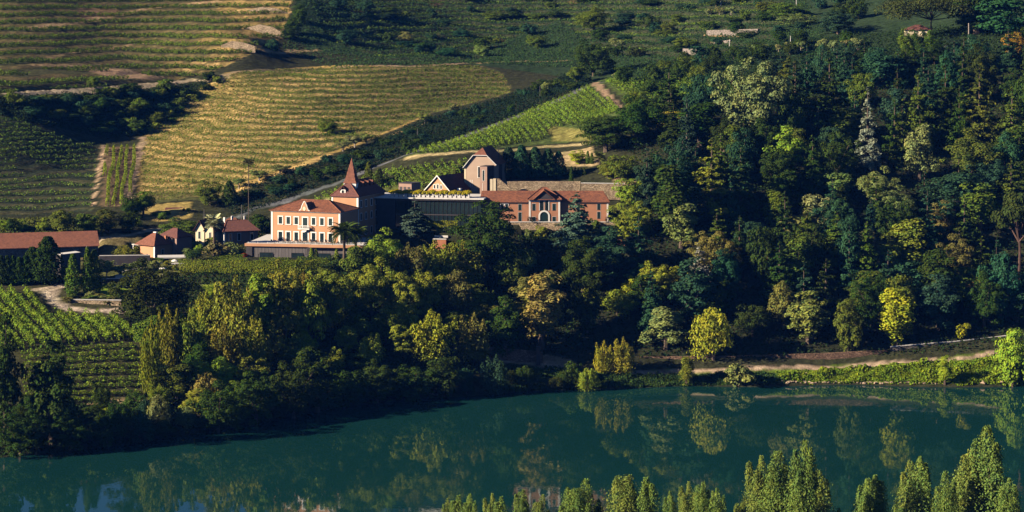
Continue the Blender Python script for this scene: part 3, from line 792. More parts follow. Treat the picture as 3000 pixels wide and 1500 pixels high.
for x in np.arange(.8, TW, 2.55):
    bx(pod, "railing_post", "white", (x, x + .1, .3, .4, ht, ht + .5))

# ---- glass wing ----------------------------------------------------------------
gw = thing("glass_wing", "modern glass fronted wing with a flat planted roof", "building", P(1104, 668, 703), R(-10))
GW, GH = 28.6, 8.35
walls(gw, 0, GW, .35, 13, -5, GH - .4, "darkwall")
bx(gw, "roof_slab", "concrete", (-1.6, GW + .6, -.7, 13.5, GH - .32, GH)); bx(gw, "fascia", "darkwall", (-1.2, GW + .3, -.35, 13.2, GH - .75, GH - .325))
bx(gw, "blank_panel", "darkwall", (-.1, 5.0, -.05, .345, -4, GH - .76))
pm_ = MB(); pm_.box(0, 1.09, .22, .30, 0, 3.35); pane_a = pm_.mesh("pane", M["glass"])
mm = MB(); mm.box(0, .07, .12, .32, 0, 7.5); mull = mm.mesh("mullion", M["iron"])
for i in range(20):
    x = 5.06 + i * 1.165
    for z in (.3, 3.95): link("pane", pane_a, gw, (x + .07, 0, z))
    link("mullion", mull, gw, (x, 0, .1))
bx(gw, "floor_band", "darkwall", (5.0, GW, .1, .34, 3.67, 3.93)); bx(gw, "sill_band", "iron", (5.0, GW, .1, .34, 0, .28))
bx(gw, "window_blind", "dusk", *[(5.2 + k * 1.165, 6.05 + k * 1.165, .303, .33, z, z + 2.9) for k, z in ((3, 4.2), (7, 4.2), (8, .5), (12, 4.2), (13, .6), (14, .6), (17, 4.2))])
pl = thing("roof_planter", "square grey roof planter holding a golden shrub on the glass wing", "planter", (0, 0, 0), R(-10), "planters along the glass wing roof")
pb = MB(); pb.box(-.42, .42, -.42, .42, 0, .85); pb.box(-.46, .46, -.46, .46, .8, .9); pb.build("pot", M["concrete"], pl)

# ---- small gabled house, boxes and tall house behind -----------------------------
gh = thing("gabled_house", "small pink house with a white edged gable and a long dark roof behind the planters", "house", P(1249, 562, 719), R(-30))
w = 7.4
gm = MB(); gm.prism([(0, -2), (w, -2), (w, .6), (w/2, 4.3), (0, .6)], 0, 13); gm.build("wall", M["peach"], gh)
rm = MB(); rm.slab([(-.4, -.4, .35), (w/2, -.4, 4.55), (w/2, 13.4, 4.55), (-.4, 13.4, .35)], .16); rm.slab([(w/2, -.4, 4.55), (w+.4, -.4, .35), (w+.4, 13.4, .35), (w/2, 13.4, 4.55)], .16); rm.build("roof", M["tile_dark"], gh)
vb = MB()
for s in (-1, 1):
    x1 = w/2 + s*(w/2+.5); vb.hexa([(x1, -.5, .2), (x1, -.38, .2), (w/2, -.38, 4.4), (w/2, -.5, 4.4), (x1, -.5, .5), (x1, -.38, .5), (w/2, -.38, 4.75), (w/2, -.5, 4.75)])
vb.build("bargeboard", M["white"], gh)
for dx in (-1.05, 0, 1.05): window(gh, w/2 + dx, 1.0, .5, 1.0 + (.2 if dx == 0 else 0), frame=.13, pm="glass", leaves=1)
bx(gh, "chimney", "white", (w+.6, w+1.6, 3, 4, -1, 1.1))

rb = thing("roof_pavilion", "low brown timber box standing on the flat roof", "pavilion", P(1168, 556, 712), R(-32))
walls(rb, 0, 4.2, 0, 4.4, -1.5, 1.75, "dusk"); bx(rb, "roof", "darkwall", (-.1, 4.3, -.1, 4.5, 1.76, 1.95))
for x in (.3, 1.6, 2.9): bx(rb, "opening", "darkwall", (x, x+.9, -.03, .01, -.6, .9))

th_ = thing("tall_house", "tall beige house with a clipped gable and one dark window", "house", P(1361, 553, 725), R(-14))
gm = MB(); gm.prism([(0, -3), (8.8, -3), (8.8, 6.9), (6.3, 9.2), (2.7, 9.2), (0, 6.0)], 0, 12); gm.build("wall", M["beige"], th_)
rm = MB(); A_ = (4.5, 2.6, 11.3); B_ = (4.5, 12.3, 11.3)
rm.slab([(-.35, -.35, 5.85), (2.55, -.35, 9.35), A_, B_, (-.35, 12.3, 5.85)], .15); rm.slab([(6.45, -.35, 9.35), (9.15, -.35, 6.75), (9.15, 12.3, 6.75), B_, A_], .15); rm.slab([(2.55, -.35, 9.35), (6.45, -.35, 9.35), A_], .15)
rm.build("roof", M["tile_new"], th_)
vb = MB(); vb.tube([(-.35, -.4, 5.8), (2.55, -.4, 9.3), (6.45, -.4, 9.3), (9.15, -.4, 6.7)], [.13]*4, 5); vb.build("bargeboard", M["concrete"], th_)
window(th_, 4.3, 3.2, .9, 2.9, frame=.14, pm="glass"); bx(th_, "corner_quoin", "cream", (-.05, .35, -.05, .3, -2, 5.9))
bx(th_, "wall_panel", "white", (1.55, 1.7, -.03, .01, .7, 2.5), (2.1, 2.25, -.03, .01, .7, 2.5))
bx(th_, "chimney_pipe", "iron", (8.0, 8.14, 6, 6.14, 7, 11.6))

cu = thing("brown_cube", "dark brown flat roofed block with a narrow tall window against the beige house", "building", P(1406, 568, 719.5), R(-22))
walls(cu, 0, 2.1, 0, 11, -2.5, 7.5, "dusk"); bx(cu, "parapet", "darkwall", (-.04, 2.14, -.04, 11.04, 7.51, 7.62))
window(cu, 1.05, 3.6, .55, 2.9, frame=.07, fm="white", pm="glass", leaves=1); bx(cu, "side_shade_sheet", "darkwall", (2.105, 2.16, .1, 10.9, -2, 7.4)); bx(cu, "pipe", "white", (.8, .88, -.08, -.01, -1, 3.0))  # dark sheet on the right face stands in for its shade

rw = thing("ramp_wall", "cream stone wall with a sloping top beside the brown block", "wall", P(1453, 568, 717.5), R(-3))
sm = MB(); sm.prism([(0, -1), (4.2, -1), (4.2, 1.4), (.9, 4.1), (0, 4.1)], 0, .8); sm.build("stone_face", M["stone"], rw)
bx(rw, "end_panel", "cream", (-1.6, -.9, -.2, .5, -1, 4.0)); bx(rw, "end_panel", "cream", (-.75, -.02, -.15, .6, -1, 4.15))

def stone_wall(name, label, pts, h, t, mat, cop="concrete", zoff=-1.5, coping=True, cat="wall", hs=None):
    """Wall along pixel/distance points [(u, v_base, D)], height h above its base."""
    w3 = [P(*p) for p in pts]; o = w3[0]
    r = thing(name, label, cat, o)
    b = MB(); c = MB()
    for i_, (a, d) in enumerate(zip(w3[:-1], w3[1:])):
        ha, hd = (hs[i_], hs[i_ + 1]) if hs else (h, h)
        a = a - o; d = d - o; dr = Vector((d.x - a.x, d.y - a.y, 0)); n = Vector((-dr.y, dr.x, 0)).normalized() * t
        z0, z1, z2 = Vector((0, 0, zoff)), Vector((0, 0, ha)), Vector((0, 0, hd)); ch = Vector((0, 0, .16)); e = n.normalized() * .08
        b.hexa([a+z0, d+z0, d+n+z0, a+n+z0, a+z1, d+z2, d+n+z2, a+n+z1])
        z1b = Vector((0, 0, h + .004))
        c.hexa([a+z1b-e, d+z1b-e, d+n+z1b+e, a+n+z1b+e, a+z1b+ch-e, d+z1b+ch-e, d+n+z1b+ch+e, a+n+z1b+ch+e])
    b.build("masonry", M[mat], r)
    if coping: c.build("coping", M[cop], r)
    return r
stone_wall("retaining_wall", "pale stone retaining wall behind the winery roof with a level top", [(1478, 568, 720.6), (1680, 568, 721), (1700, 568, 720.8)], 3.4, .9, "stone", coping=False)
stone_wall("retaining_wall", "long pale stone wall behind the winery topped with a white coping", [(1702, 568, 720.7), (1830, 570, 720.5)], 2.9, .9, "stone")
stone_wall("retaining_wall", "sunlit stone wall in front of the winery forecourt", [(1408, 698, 698.6), (1830, 698, 698.4)], 4.25, .5, "stone", zoff=-2.5)
stone_wall("garden_wall", "low stone wall under the shrubs beside the gravel track", [(203, 901, 650.2), (355, 903, 650)], 1.9, .5, "stone")
stone_wall("garden_wall", "dark rendered garden wall with a pale top before the little tiled house", [(291, 770, 681), (440, 768, 682)], 1.75, .35, "darkwall")
stone_wall("garden_wall", "low dark wall at the back of the round lawn", [(288, 838, 668.6), (352, 836, 669)], 1.7, .35, "darkwall")
stone_wall("path_wall", "brown schist wall along the river path", [(1840, 1088, 655.5), (2100, 1086, 656.2), (2400, 1078, 657.5), (2600, 1068, 659)], 3.6, .8, "stone_dark", coping=False)
stone_wall("path_wall", "grey sloping wall at the far end of the river path", [(2610, 1066, 659.2), (2800, 1050, 661.5), (2960, 1032, 664)], 4.2, .6, "stone_grey")
stone_wall("path_wall", "brown wall in shade beside the sandy bend of the river path", [(1330, 1046, 645), (1470, 1056, 648), (1590, 1066, 650)], 3.0, .6, "stone_dark", coping=False)
for lab, pts, hs in (("top dry stone wall at the corner of the upper vineyard", [(722,34),(765,35),(810,40),(856,52)], (.4, 1.9, 2.0, 1.2)),
                     ("middle dry stone wall at the corner of the upper vineyard", [(716,86),(760,90),(800,98),(834,110)], (.5, 2.3, 2.3, 1.2)),
                     ("tall dry stone wall above the cliff at the upper vineyard", [(648,142),(680,146),(715,150),(748,154)], (1.2, 3.2, 3.0, 2.2))):
    d0 = hit(*pts[0]).y
    stone_wall("terrace_wall", lab, [(u, v, d0 - .045 * (u - pts[0][0]) / 3) for u, v in pts], 2, .8, "stone", coping=False, zoff=-5, hs=hs)
for i, (u0, u1, v0_, v1_, hh) in enumerate([(2070, 2220, 104, 100, 1.9), (2000, 2052, 158, 160, 1.9), (2090, 2140, 128, 124, .8)]):
    ga, gb_ = hit(u0, v0_), hit(u1, v1_); pa, pb2 = proj(*ga), proj(*gb_)
    stone_wall("terrace_wall", ["curved grey terrace wall among the far olive trees", "short brown terrace wall left of the far olive row", "thin low wall above the far olive row"][i], [(pa[0], pa[1], ga.y), (pb2[0], pb2[1], gb_.y)], hh, .8, "stone_grey", coping=False)

# ---- the winery ---------------------------------------------------------------
wy = thing("winery_building", "long terracotta winery with a tiled roof and an arched doorway in its middle", "building", P(1409, 649, 700), 0)
LW = 33.9; k = 700 / FPX
def wx(u): return (u - 1409) * k
def wz(v): return (649 - v) * k
ze = wz(591)
walls(wy, 0, LW, 0, 9.2, -1, ze, "terra")
rf, ra, rc = hip_roof(0, LW, 0, 9.2, ze + .02, ze + 2.55, .4, hl=.6, hr=1.6); rf.build("roof", M["tile"], wy)
bx(wy, "eave_board", "dusk", (-.2, wx(1550), -.25, -.02, ze - .35, ze - .13), (wx(1641), LW + .2, -.25, -.02, ze - .35, ze - .13))
px0, px1 = wx(1550), wx(1640)
bx(wy, "corner_quoin", "white", (-.25, .1, -.3, .1, -.5, ze - .1)); bx(wy, "corner_quoin", "white", (LW - .4, LW + .05, -.06, .3, -.2, ze - .36))
pav = MB(); pav.box(px0, px1, -.7, 9.0, -1, wz(585)); pav.build("pavilion_wall", M["terra"], wy)
bx(wy, "corner_quoin", "white", (px0 - .05, px0 + .42, -.77, -.3, -.2, wz(587))); bx(wy, "corner_quoin", "white", (px1 - .42, px1 + .05, -.77, -.3, -.2, wz(587)))
bx(wy, "cornice", "white", (px0 - .1, wx(1579), -.86, -.6, wz(589.5), wz(587)), (wx(1609), px1 + .1, -.86, -.6, wz(589.5), wz(587)))
prf, pa_, pc_ = hip_roof(px0, px1, -.7, 9.0, wz(583), wz(583) + 2.75, .55, hl=4.0, hr=4.0); prf.build("pavilion_roof", M["tile"], wy)
ridge_caps(wy, [(pa_, (px0 - .5, -1.2, wz(582))), (pc_, (px1 + .5, -1.2, wz(582))), (pa_, pc_)], .12, "tile_new")
xm = wx(1594)
db = MB(); db.prism([(xm - 2.6, wz(583)), (xm + 2.6, wz(583)), (xm, wz(583) + 2.2)], -1.15, -.9); db.build("front_gable", M["darkwall"], wy)
dr = MB(); dr.slab([(xm - 3.0, -1.5, wz(583) - .05), (xm, -1.5, wz(583) + 2.5), (xm, 3.5, wz(583) + 2.5), (xm - 3.0, .2, wz(583))], .14); dr.slab([(xm, -1.5, wz(583) + 2.5), (xm + 3.0, -1.5, wz(583) - .05), (xm + 3.0, .2, wz(583)), (xm, 3.5, wz(583) + 2.5)], .14); dr.build("gable_roof", M["tile"], wy)
yf = -.7
for u0, u1 in ((1559, 1569), (1618, 1628.5)):
    window(wy, wx((u0 + u1) / 2), wz(616.6), (u1 - u0) * k, 1.88, y=yf, frame=0); window(wy, wx((u0 + u1) / 2), wz(648.5), (u1 - u0) * k, 1.3, y=yf, frame=0, sill=False)
for u0, u1 in ((1581.7, 1592), (1596.5, 1606.5)): window(wy, wx((u0 + u1) / 2), wz(616.6), (u1 - u0) * k, 2.7, y=yf, frame=.0, pm="glass")
bx(wy, "window_surround", "white", (wx(1579.2), wx(1581), yf - .1, yf - .04, wz(616), wz(584)), (wx(1607), wx(1609), yf - .1, yf - .04, wz(616), wz(584)), (wx(1578.6), wx(1609.6), yf - .12, yf - .11, wz(586), wz(582.5)), (wx(1592.8), wx(1595.7), yf - .1, yf - .04, wz(590), wz(586)))
window(wy, wx(1594), wz(649), 24 * k, 2.65, y=yf, frame=.42, arch=True, pm="shutter", out=.14, sill=False)
for u0, u1, v0_, v1_, fr in ((1468, 1475.5, 615, 598, .0), (1481, 1488.5, 615, 598, .0), (1518.4, 1528, 616.6, 598.5, 0), (1518.4, 1528, 648, 622, 0), (1429.5, 1439, 606.5, 598, 0), (1749.5, 1759, 615, 596, 0), (1749.5, 1759, 641, 620.6, 0), (1690, 1699, 616, 597, 0), (1690, 1699, 641, 622, 0)):
    window(wy, wx((u0 + u1) / 2), wz(v0_), (u1 - u0) * k, (v0_ - v1_) * k, frame=fr, sill=(fr > 0), pm="shutter")
bx(wy, "window_surround", "white", (wx(1466), wx(1490.5), -.1, -.04, wz(597.4), wz(595.5)), (wx(1466), wx(1467.3), -.1, -.04, wz(614), wz(597.5)), (wx(1476.4), wx(1480), -.1, -.04, wz(602), wz(597.5)), (wx(1489), wx(1490.5), -.1, -.04, wz(602), wz(597.5)))
bx(wy, "plinth_step", "concrete", (wx(1520), px1 + 1.5, -1.2, -.72, -.2, .06))

ct = thing("rusty_steel_box", "rust coloured steel box jutting from the slope below the winery wall", "structure", P(1789, 722, 690), R(-12))
walls(ct, 0, 4.0, 0, 6, 0, 1.75, "corten"); bx(ct, "shadow_gap", "darkwall", (.2, 3.9, .3, 5, -4, -.005))
for x in (1.3, 2.6): bx(ct, "panel_joint", "darkwall", (x, x + .03, -.02, .0, .02, 1.7))
bx(ct, "roof", "corten", (-.08, 4.08, -.08, 6.05, 1.755, 1.87))
c2 = thing("concrete_ramp", "pale concrete ramp edges over a rusty wall left of the huge round tree", "ramp", P(1269, 712, 688), R(-8))
walls(c2, 0, 3.4, 0, 2, -2, .95, "corten"); bx(c2, "ramp_edge", "concrete", (-.1, 3.5, -.12, .1, .96, 1.2)); bx(c2, "ramp_edge", "concrete", (-.1, 3.5, 2.5, 2.8, 1.2, 1.75))

# ---- the barn -----------------------------------------------------------------
bn = thing("stone_barn", "long stone barn under one wide orange tiled roof", "barn", P(-60, 756, 682.5), R(15.5))
BL = 31.0
walls(bn, .3, BL - .3, .4, 9.5, -1.5, 2.4, "stone_grey")
rm = MB(); rm.slab([(0, -.2, 2.35), (BL, -.2, 2.35), (BL, 5.6, 5.75), (0, 5.6, 5.75)], .14); rm.slab([(0, 5.6, 5.75), (BL, 5.6, 5.75), (BL, 10.2, 2.6), (0, 10.2, 2.6)], .14); rm.build("roof", M["tile_new"], bn)
gm = MB()
for x in (.3, BL - .7): gm.prism([(x, 2.39), (x + .4, 2.39), (x + .4, 2.41), (x, 2.41)], .4, 9.4)
gp = MB(); gp.poly([(BL - .3, .4, 2.4), (BL - .3, 9.5, 2.4), (BL - .3, 5.6, 5.6)]); gp.poly([(.3, .4, 2.4), (.3, 5.6, 5.6), (.3, 9.5, 2.4)]); gp.build("gable_wall", M["stone_grey"], bn)
fl = MB(); fl.tube([(BL - .15, 5.6, 5.6), (BL - .15, 5.6, 6.6)], [.05, .04], 4); fl.build("finial", M["iron"], bn)

# ---- the little tiled house -----------------------------------------------------
lh = thing("tiled_cottage", "little peach cottage with two pyramid tiled roofs and a white corner", "house", P(411, 757, 692), R(-36))
walls(lh, 0, 5.2, 0, 6.6, -1.5, 3.75, "peach")
rf, a_, c_ = hip_roof(-1.0, 5.2, -.2, 6.8, 3.76, 6.7, .5, hl=3.2, hr=3.2); rf.build("roof", M["tile_new"], lh)
bx(lh, "corner_quoin", "white", (4.85, 5.26, -.06, .3, -1, 3.74)); bx(lh, "chimney", "corten", (4.2, 4.8, 4.6, 5.2, 4.0, 5.9)); bx(lh, "chimney", "white", (1.6, 2.6, 3.2, 3.8, 6.2, 6.85))
walls(lh, .4, 6.8, 6.62, 12.5, -1.5, 5.3, "dusk", "rear_wall"); rf, a_, c_ = hip_roof(.2, 6.8, 6.8, 12.5, 5.32, 7.5, .45, hl=3.0, hr=3.0); rf.build("rear_roof", M["tile_dark"], lh)
bx(lh, "porch_roof", "concrete", (-3.6, -.6, .5, 3.2, 3.35, 3.55)); bx(lh, "porch_post", "white", (-3.4, -3.2, .7, .9, -1, 3.34))
window(lh, 3.0, 1.2, .8, 1.3, y=5.2, side='r', frame=.08, pm="glass")

def canopy(name, label, u, v, D, rot, w, d, h, t=.3):
    r = thing(name, label, "canopy", P(u, v, D), rot)
    bx(r, "roof_slab", "concrete", (0, w, 0, d, h, h + t)); bx(r, "back_wall", "darkwall", (.3, w - .2, d * .45, d - .2, -1.2, h - .01))
    for x in (.2, w - .4): bx(r, "post", "darkwall", (x, x + .18, .2, .4, -1.2, h - .01))
    return r
canopy("flat_canopy", "flat pale concrete canopy over dark walls beside the little cottage", 462, 775, 680, R(8), 7.4, 5.5, 1.55)
canopy("flat_canopy", "thin lower concrete shelf in front of the flat pale canopy", 502, 784, 676, R(8), 3.9, 1.6, .9, .18)
stone_wall("pool_edge", "long white edge of the garden water basin", [(361, 797, 674), (445, 783, 677.5)], .25, .6, "concrete", coping=False)
stone_wall("pool_edge", "shorter white kerb under the olive trees", [(338, 808, 671), (400, 803, 672)], .2, .5, "concrete", coping=False)
stone_wall("garden_curb", "white curved kerb at the back of the round lawn", [(330, 842, 667.4), (352, 840, 667.9), (374, 841, 667.6)], .22, .9, "concrete", coping=False)
stone_wall("gate_block", "pale blue grey flat roofed gate block by the dark cypress screen", [(178, 800, 672), (236, 793, 675)], 4.6, 3.0, "grey")

# ---- the yellow house and its dark neighbour --------------------------------------
yh = thing("yellow_house", "yellow villa with two pointed front gables and dark bargeboards", "house", P(577, 718, 704), R(-16))
walls(yh, 0, 5.6, 0, 6.5, -1.5, 4.6, "cream")
for x0, x1, y0, zt in ((-.2, 2.3, -.5, 6.5), (2.8, 5.5, -.9, 6.3)):
    g = MB(); g.prism([(x0, -1.5), (x1, -1.5), (x1, 4.4), ((x0+x1)/2, zt), (x0, 4.4)], y0, y0 + 2.5); g.build("gable_bay", M["cream"], yh)
    r_ = MB(); xm_ = (x0+x1)/2; r_.slab([(x0-.5, y0-.5, 3.95), (xm_, y0-.5, zt+.25), (xm_, 4, zt+.25), (x0-.5, 4, 3.95)], .12); r_.slab([(xm_, y0-.5, zt+.25), (x1+.5, y0-.5, 3.95), (x1+.5, 4, 3.95), (xm_, 4, zt+.25)], .12); r_.build("gable_roof", M["tile_dark"], yh)
window(yh, 4.15, 2.1, .5, 1.5, y=-.9, frame=.08, pm="glass", leaves=1); window(yh, 2.55, 2.2, .34, 1.2, y=-.01, frame=.05, pm="glass", leaves=1); window(yh, .9, 1.8, .6, 1.9, y=-.5, frame=.08, pm="shutter")
rf, a_, c_ = hip_roof(0, 5.6, 1.5, 8.5, 4.62, 7.0, .4, hl=2.4, hr=2.4); rf.build("roof", M["tile_dark"], yh)
bx(yh, "chimney", "white", (5.9, 6.4, 4, 4.5, 4.5, 7.2))

dh = thing("hip_roofed_house", "brown house with a wide dark tiled hip roof beside the yellow villa", "house", P(657, 716, 702), R(21))
walls(dh, 0, 9.4, 0, 8, -1.5, 3.45, "dusk"); bx(dh, "corner_quoin", "white", (-.06, .3, -.06, .4, -1, 3.4)); bx(dh, "end_wall", "cream", (-.04, -.005, .4, 7.8, -1, 3.44))
rf, a_, c_ = hip_roof(0, 9.4, 0, 8, 3.46, 6.0, .5, hl=2.2, hr=2.6); rf.build("roof", M["tile_dark"], dh); ridge_caps(dh, [(a_, (-.5, -.5, 3.5)), (a_, c_)], .1, "tile_new")
for x in (1.7, 4.1, 7.6): window(dh, x, .9, .75, 1.9, frame=.1, fm="white", pm="glass")
bx(dh, "chimney", "white", (3.1, 3.6, 4.2, 4.7, 5.4, 7.1)); bx(dh, "chimney", "white", (6.6, 7.0, 4.2, 4.6, 5.4, 7.0))
rh = thing("rear_house", "low house showing only its red roof behind the yellow villa", "house", P(648, 672, 722), R(-6))
walls(rh, 0, 5, 0, 6, -1, 1.6, "dusk"); rf, a_, c_ = hip_roof(0, 5, 0, 6, 1.61, 3.0, .4, hl=2, hr=2); rf.build("roof", M["tile"], rh)
sh = thing("purple_roofed_shed", "shed with a purplish tiled roof and a white end among the bushes", "shed", P(476, 650, 735), R(14))
walls(sh, .3, 7.0, .4, 5, -1, 1.6, "dusk"); bx(sh, "end_wall", "white", (.24, .295, .5, 4.8, -1, 1.9))
rm = MB(); rm.slab([(0, 0, 1.5), (7.4, 0, 1.5), (6.6, 3, 3.7), (1.2, 3, 3.7)], .12); rm.slab([(1.2, 3, 3.7), (6.6, 3, 3.7), (7.4, 5.6, 1.7), (0, 5.6, 1.7)], .12); rm.slab([(0, 5.6, 1.7), (0, 0, 1.5), (1.2, 3, 3.7)], .1); rm.build("roof", M["tile_dark"], sh)

# ---- the house high in the wood -----------------------------------------------------
q = hit(2652, 122)
fh = thing("woodland_house", "cream house half hidden under the great spreading pine", "house", P(2650, 120, 852), R(-8))
walls(fh, 0, 8.6, 0, 7, -2.5, 3.6, "cream"); bx(fh, "annex", "cream", (3.2, 7.5, -2.0, -.01, -2.5, 1.7)); rf, a_, c_ = hip_roof(0, 8.6, 0, 7, 3.62, 5.2, .4); rf.build("roof", M["tile_dark"], fh)
for x in (1.2, 3.6, 6.2): window(fh, x, 1.4, .7, 1.2, frame=.1, pm="glass")
gt = thing("gabled_hut", "tiny cream gable beside the reddish pine trunk", "hut", P(2750, 118, 849), R(-5))
g = MB(); g.prism([(0, -1), (1.5, -1), (1.5, .2), (.75, 1.2), (0, .2)], 0, 3); g.build("wall", M["cream"], gt)
r_ = MB(); r_.slab([(-.2, -.2, .05), (.75, -.2, 1.35), (.75, 3.2, 1.35), (-.2, 3.2, .05)], .08); r_.slab([(.75, -.2, 1.35), (1.7, -.2, .05), (1.7, 3.2, .05), (.75, 3.2, 1.35)], .08); r_.build("roof", M["tile"], gt)
kb = thing("orange_hut", "small orange walled hut in the bushes below the cream house", "hut", P(2706, 166, 832), 0)
walls(kb, 0, 1.9, 0, 2, -1.2, 1.6, "terra"); bx(kb, "roof", "tile", (-.12, 2.02, -.12, 2.1, 1.61, 1.8))
# ------------------------------------------------------------------ foliage prototypes
def unit(a): return a / np.maximum(np.linalg.norm(a, axis=-1, keepdims=True), 1e-9)
def rdir(n): return unit(rng.standard_normal((n, 3)))

def cards(name, pts, nrm, size, aspect=0.7, mat="leaf", upbias=None):
    """Leaf clumps: one bent four-sided leaf per point."""
    n = len(pts); nrm = unit(nrm)
    t = unit(np.cross(nrm, rdir(n))) if upbias is None else unit(upbias - nrm * (upbias * nrm).sum(-1, keepdims=True))
    bt = np.cross(nrm, t)
    s = size[:, None]
    a = pts - t * s * 0.5; c = pts + t * s * 0.5
    mid = pts + nrm * s * 0.12
    bq = mid + bt * s * 0.5 * aspect + t * s * rng.uniform(-.12, .12, (n, 1)); d = mid - bt * s * 0.5 * aspect
    v = np.stack([a, bq, c, d], 1).reshape(-1, 3)
    f = np.arange(4 * n).reshape(n, 4)
    return mesh_np(name, v, f, [M[mat]])

def blob_points(cen, rad, n, squash=1.0, fill=0.35, ccen=None, up=0.0, jit=0.36, inner=0.72):
    """n leaf points on a set of lumps (cen: k x 3, rad: k)."""
    k = len(cen); p = rad ** 2; idx = rng.choice(k, n, p=p / p.sum())
    d = rdir(n); d[:, 2] = np.where(d[:, 2] < -0.35, -d[:, 2], d[:, 2])
    rr = rad[idx] * rng.uniform(inner, 1.06, n)
    pts = cen[idx] + d * rr[:, None] * np.array([1, 1, squash])
    nr = d + jit * rng.standard_normal((n, 3))
    if ccen is not None: nr += 0.5 * unit(pts - ccen)
    nr[:, 2] += up
    return pts, nr

def trunk_mesh(name, h, r, limbs, mat, lean=0.0, split=0.35):
    b = MB()
    top = Vector((lean * h, 0, h))
    b.tube([(0, 0, -1.2), (0, 0, 0.15 * h), (lean * h * .4, 0.02 * h, 0.5 * h), top], [r * 1.35, r, r * .75, r * .3], 6)
    for l in limbs:
        e = Vector(l); z0 = split * h + 0.25 * (e.z - split * h) * .5
        s = Vector((lean * z0 * .6, 0, max(z0, 0.2 * h))); mdl = s.lerp(e, .5) + Vector((0, 0, .06 * h))
        b.tube([s, mdl, e], [r * .5, r * .3, r * .12], 5)
    return b.mesh(name, M[mat])

PROTO = {}
def proto(kind, h, w, crown, trunk, name, cat):
    PROTO.setdefault(kind, []).append((h, w, crown, trunk, name, cat))

def broad(kind, h, w, base, nb, n, size, squash=0.8, lump=(.24, .36), egg=0.0, name="broadleaf_tree", mat="leaf", bark="bark", up=.15, cat="tree", hollow=.62):
    cz = (base + 1) / 2 * h; ez = (1 - base) / 2 * h; ex = w / 2
    d = rdir(nb); u = rng.uniform(hollow, 1.0, nb)[:, None] ** .6
    rad = rng.uniform(*lump, nb) * w * .5 * rng.uniform(.8, 1.25, nb)
    cen = d * u * np.array([max(ex - rad.mean() * .7, .1), max(ex - rad.mean() * .7, .1), max(ez - rad.mean() * squash * .7, .1)])
    az_ = np.arctan2(d[:, 1], d[:, 0]); f1, f2 = rng.uniform(0, 6.28, 2)
    cen *= (1 + .22 * np.sin(2 * az_ + f1 + 2 * d[:, 2]) + .16 * np.sin(3 * az_ + f2 - 3 * d[:, 2]))[:, None]
    tz = cen[:, 2] / ez
    cen[:, :2] *= (1 - egg * tz)[:, None]
    cen[:, 2] += cz
    ctr = np.array([0, 0, cz - .15 * ez])
    p, q = blob_points(cen, rad, int(n * .8), squash, ccen=ctr, up=up)
    # inner leaves close the crown
    dd = rdir(n - len(p)); uu = rng.uniform(0, .8, len(dd))[:, None] ** .5
    pi = dd * uu * np.array([ex, ex, ez]) * .8 + np.array([0, 0, cz]); pi[:, :2] *= (1 - egg * (pi[:, 2:] - cz) / ez)
    pts = np.vstack([p, pi]); nr = np.vstack([q, dd + .8 * rng.standard_normal(dd.shape)])
    sz = size * rng.uniform(.6, 1.3, len(pts))
    limbs = [tuple(cen[i]) for i in rng.choice(nb, min(6, nb), replace=False)]
    proto(kind, h, w, cards(kind + " crown", pts, nr, sz, mat=mat), trunk_mesh(kind + " trunk", max(cz, .3 * h), .022 * h + .03 * w * .5, limbs, bark), name, cat)

for s in range(4): broad("round", 10, 8, .12, 40, 4600, .52)
for s in range(3): broad("oval", 13, 7, .08, 46, 4600, .52, squash=.95, egg=.25)
for s in range(3): broad("column", 14, 5, .04, 46, 4200, .48, squash=1.25, lump=(.3, .5), egg=.15)
for s in range(3): broad("clump", 9, 9, .02, 60, 5200, .46, squash=.75, lump=(.18, .3), hollow=.5)
for s in range(2): broad("round_big", 18, 16, .10, 70, 12000, .58, lump=(.16, .28))
for s in range(3): broad("clump_big", 17, 17, .02, 110, 13000, .56, squash=.75, lump=(.11, .2), hollow=.5)
for s in range(2): broad("olive", 5, 4.6, .28, 24, 1500, .34, squash=.8, name="olive_tree", bark="bark_pale")
for s in range(3): broad("shrub", 3, 4, .0, 22, 1200, .36, squash=.8, name="shrub", cat="shrub")
for s in range(2): broad("topiary", 3.6, 4, .02, 10, 1500, .26, squash=.9, lump=(.5, .6), name="round_shrub", cat="shrub", hollow=.3)

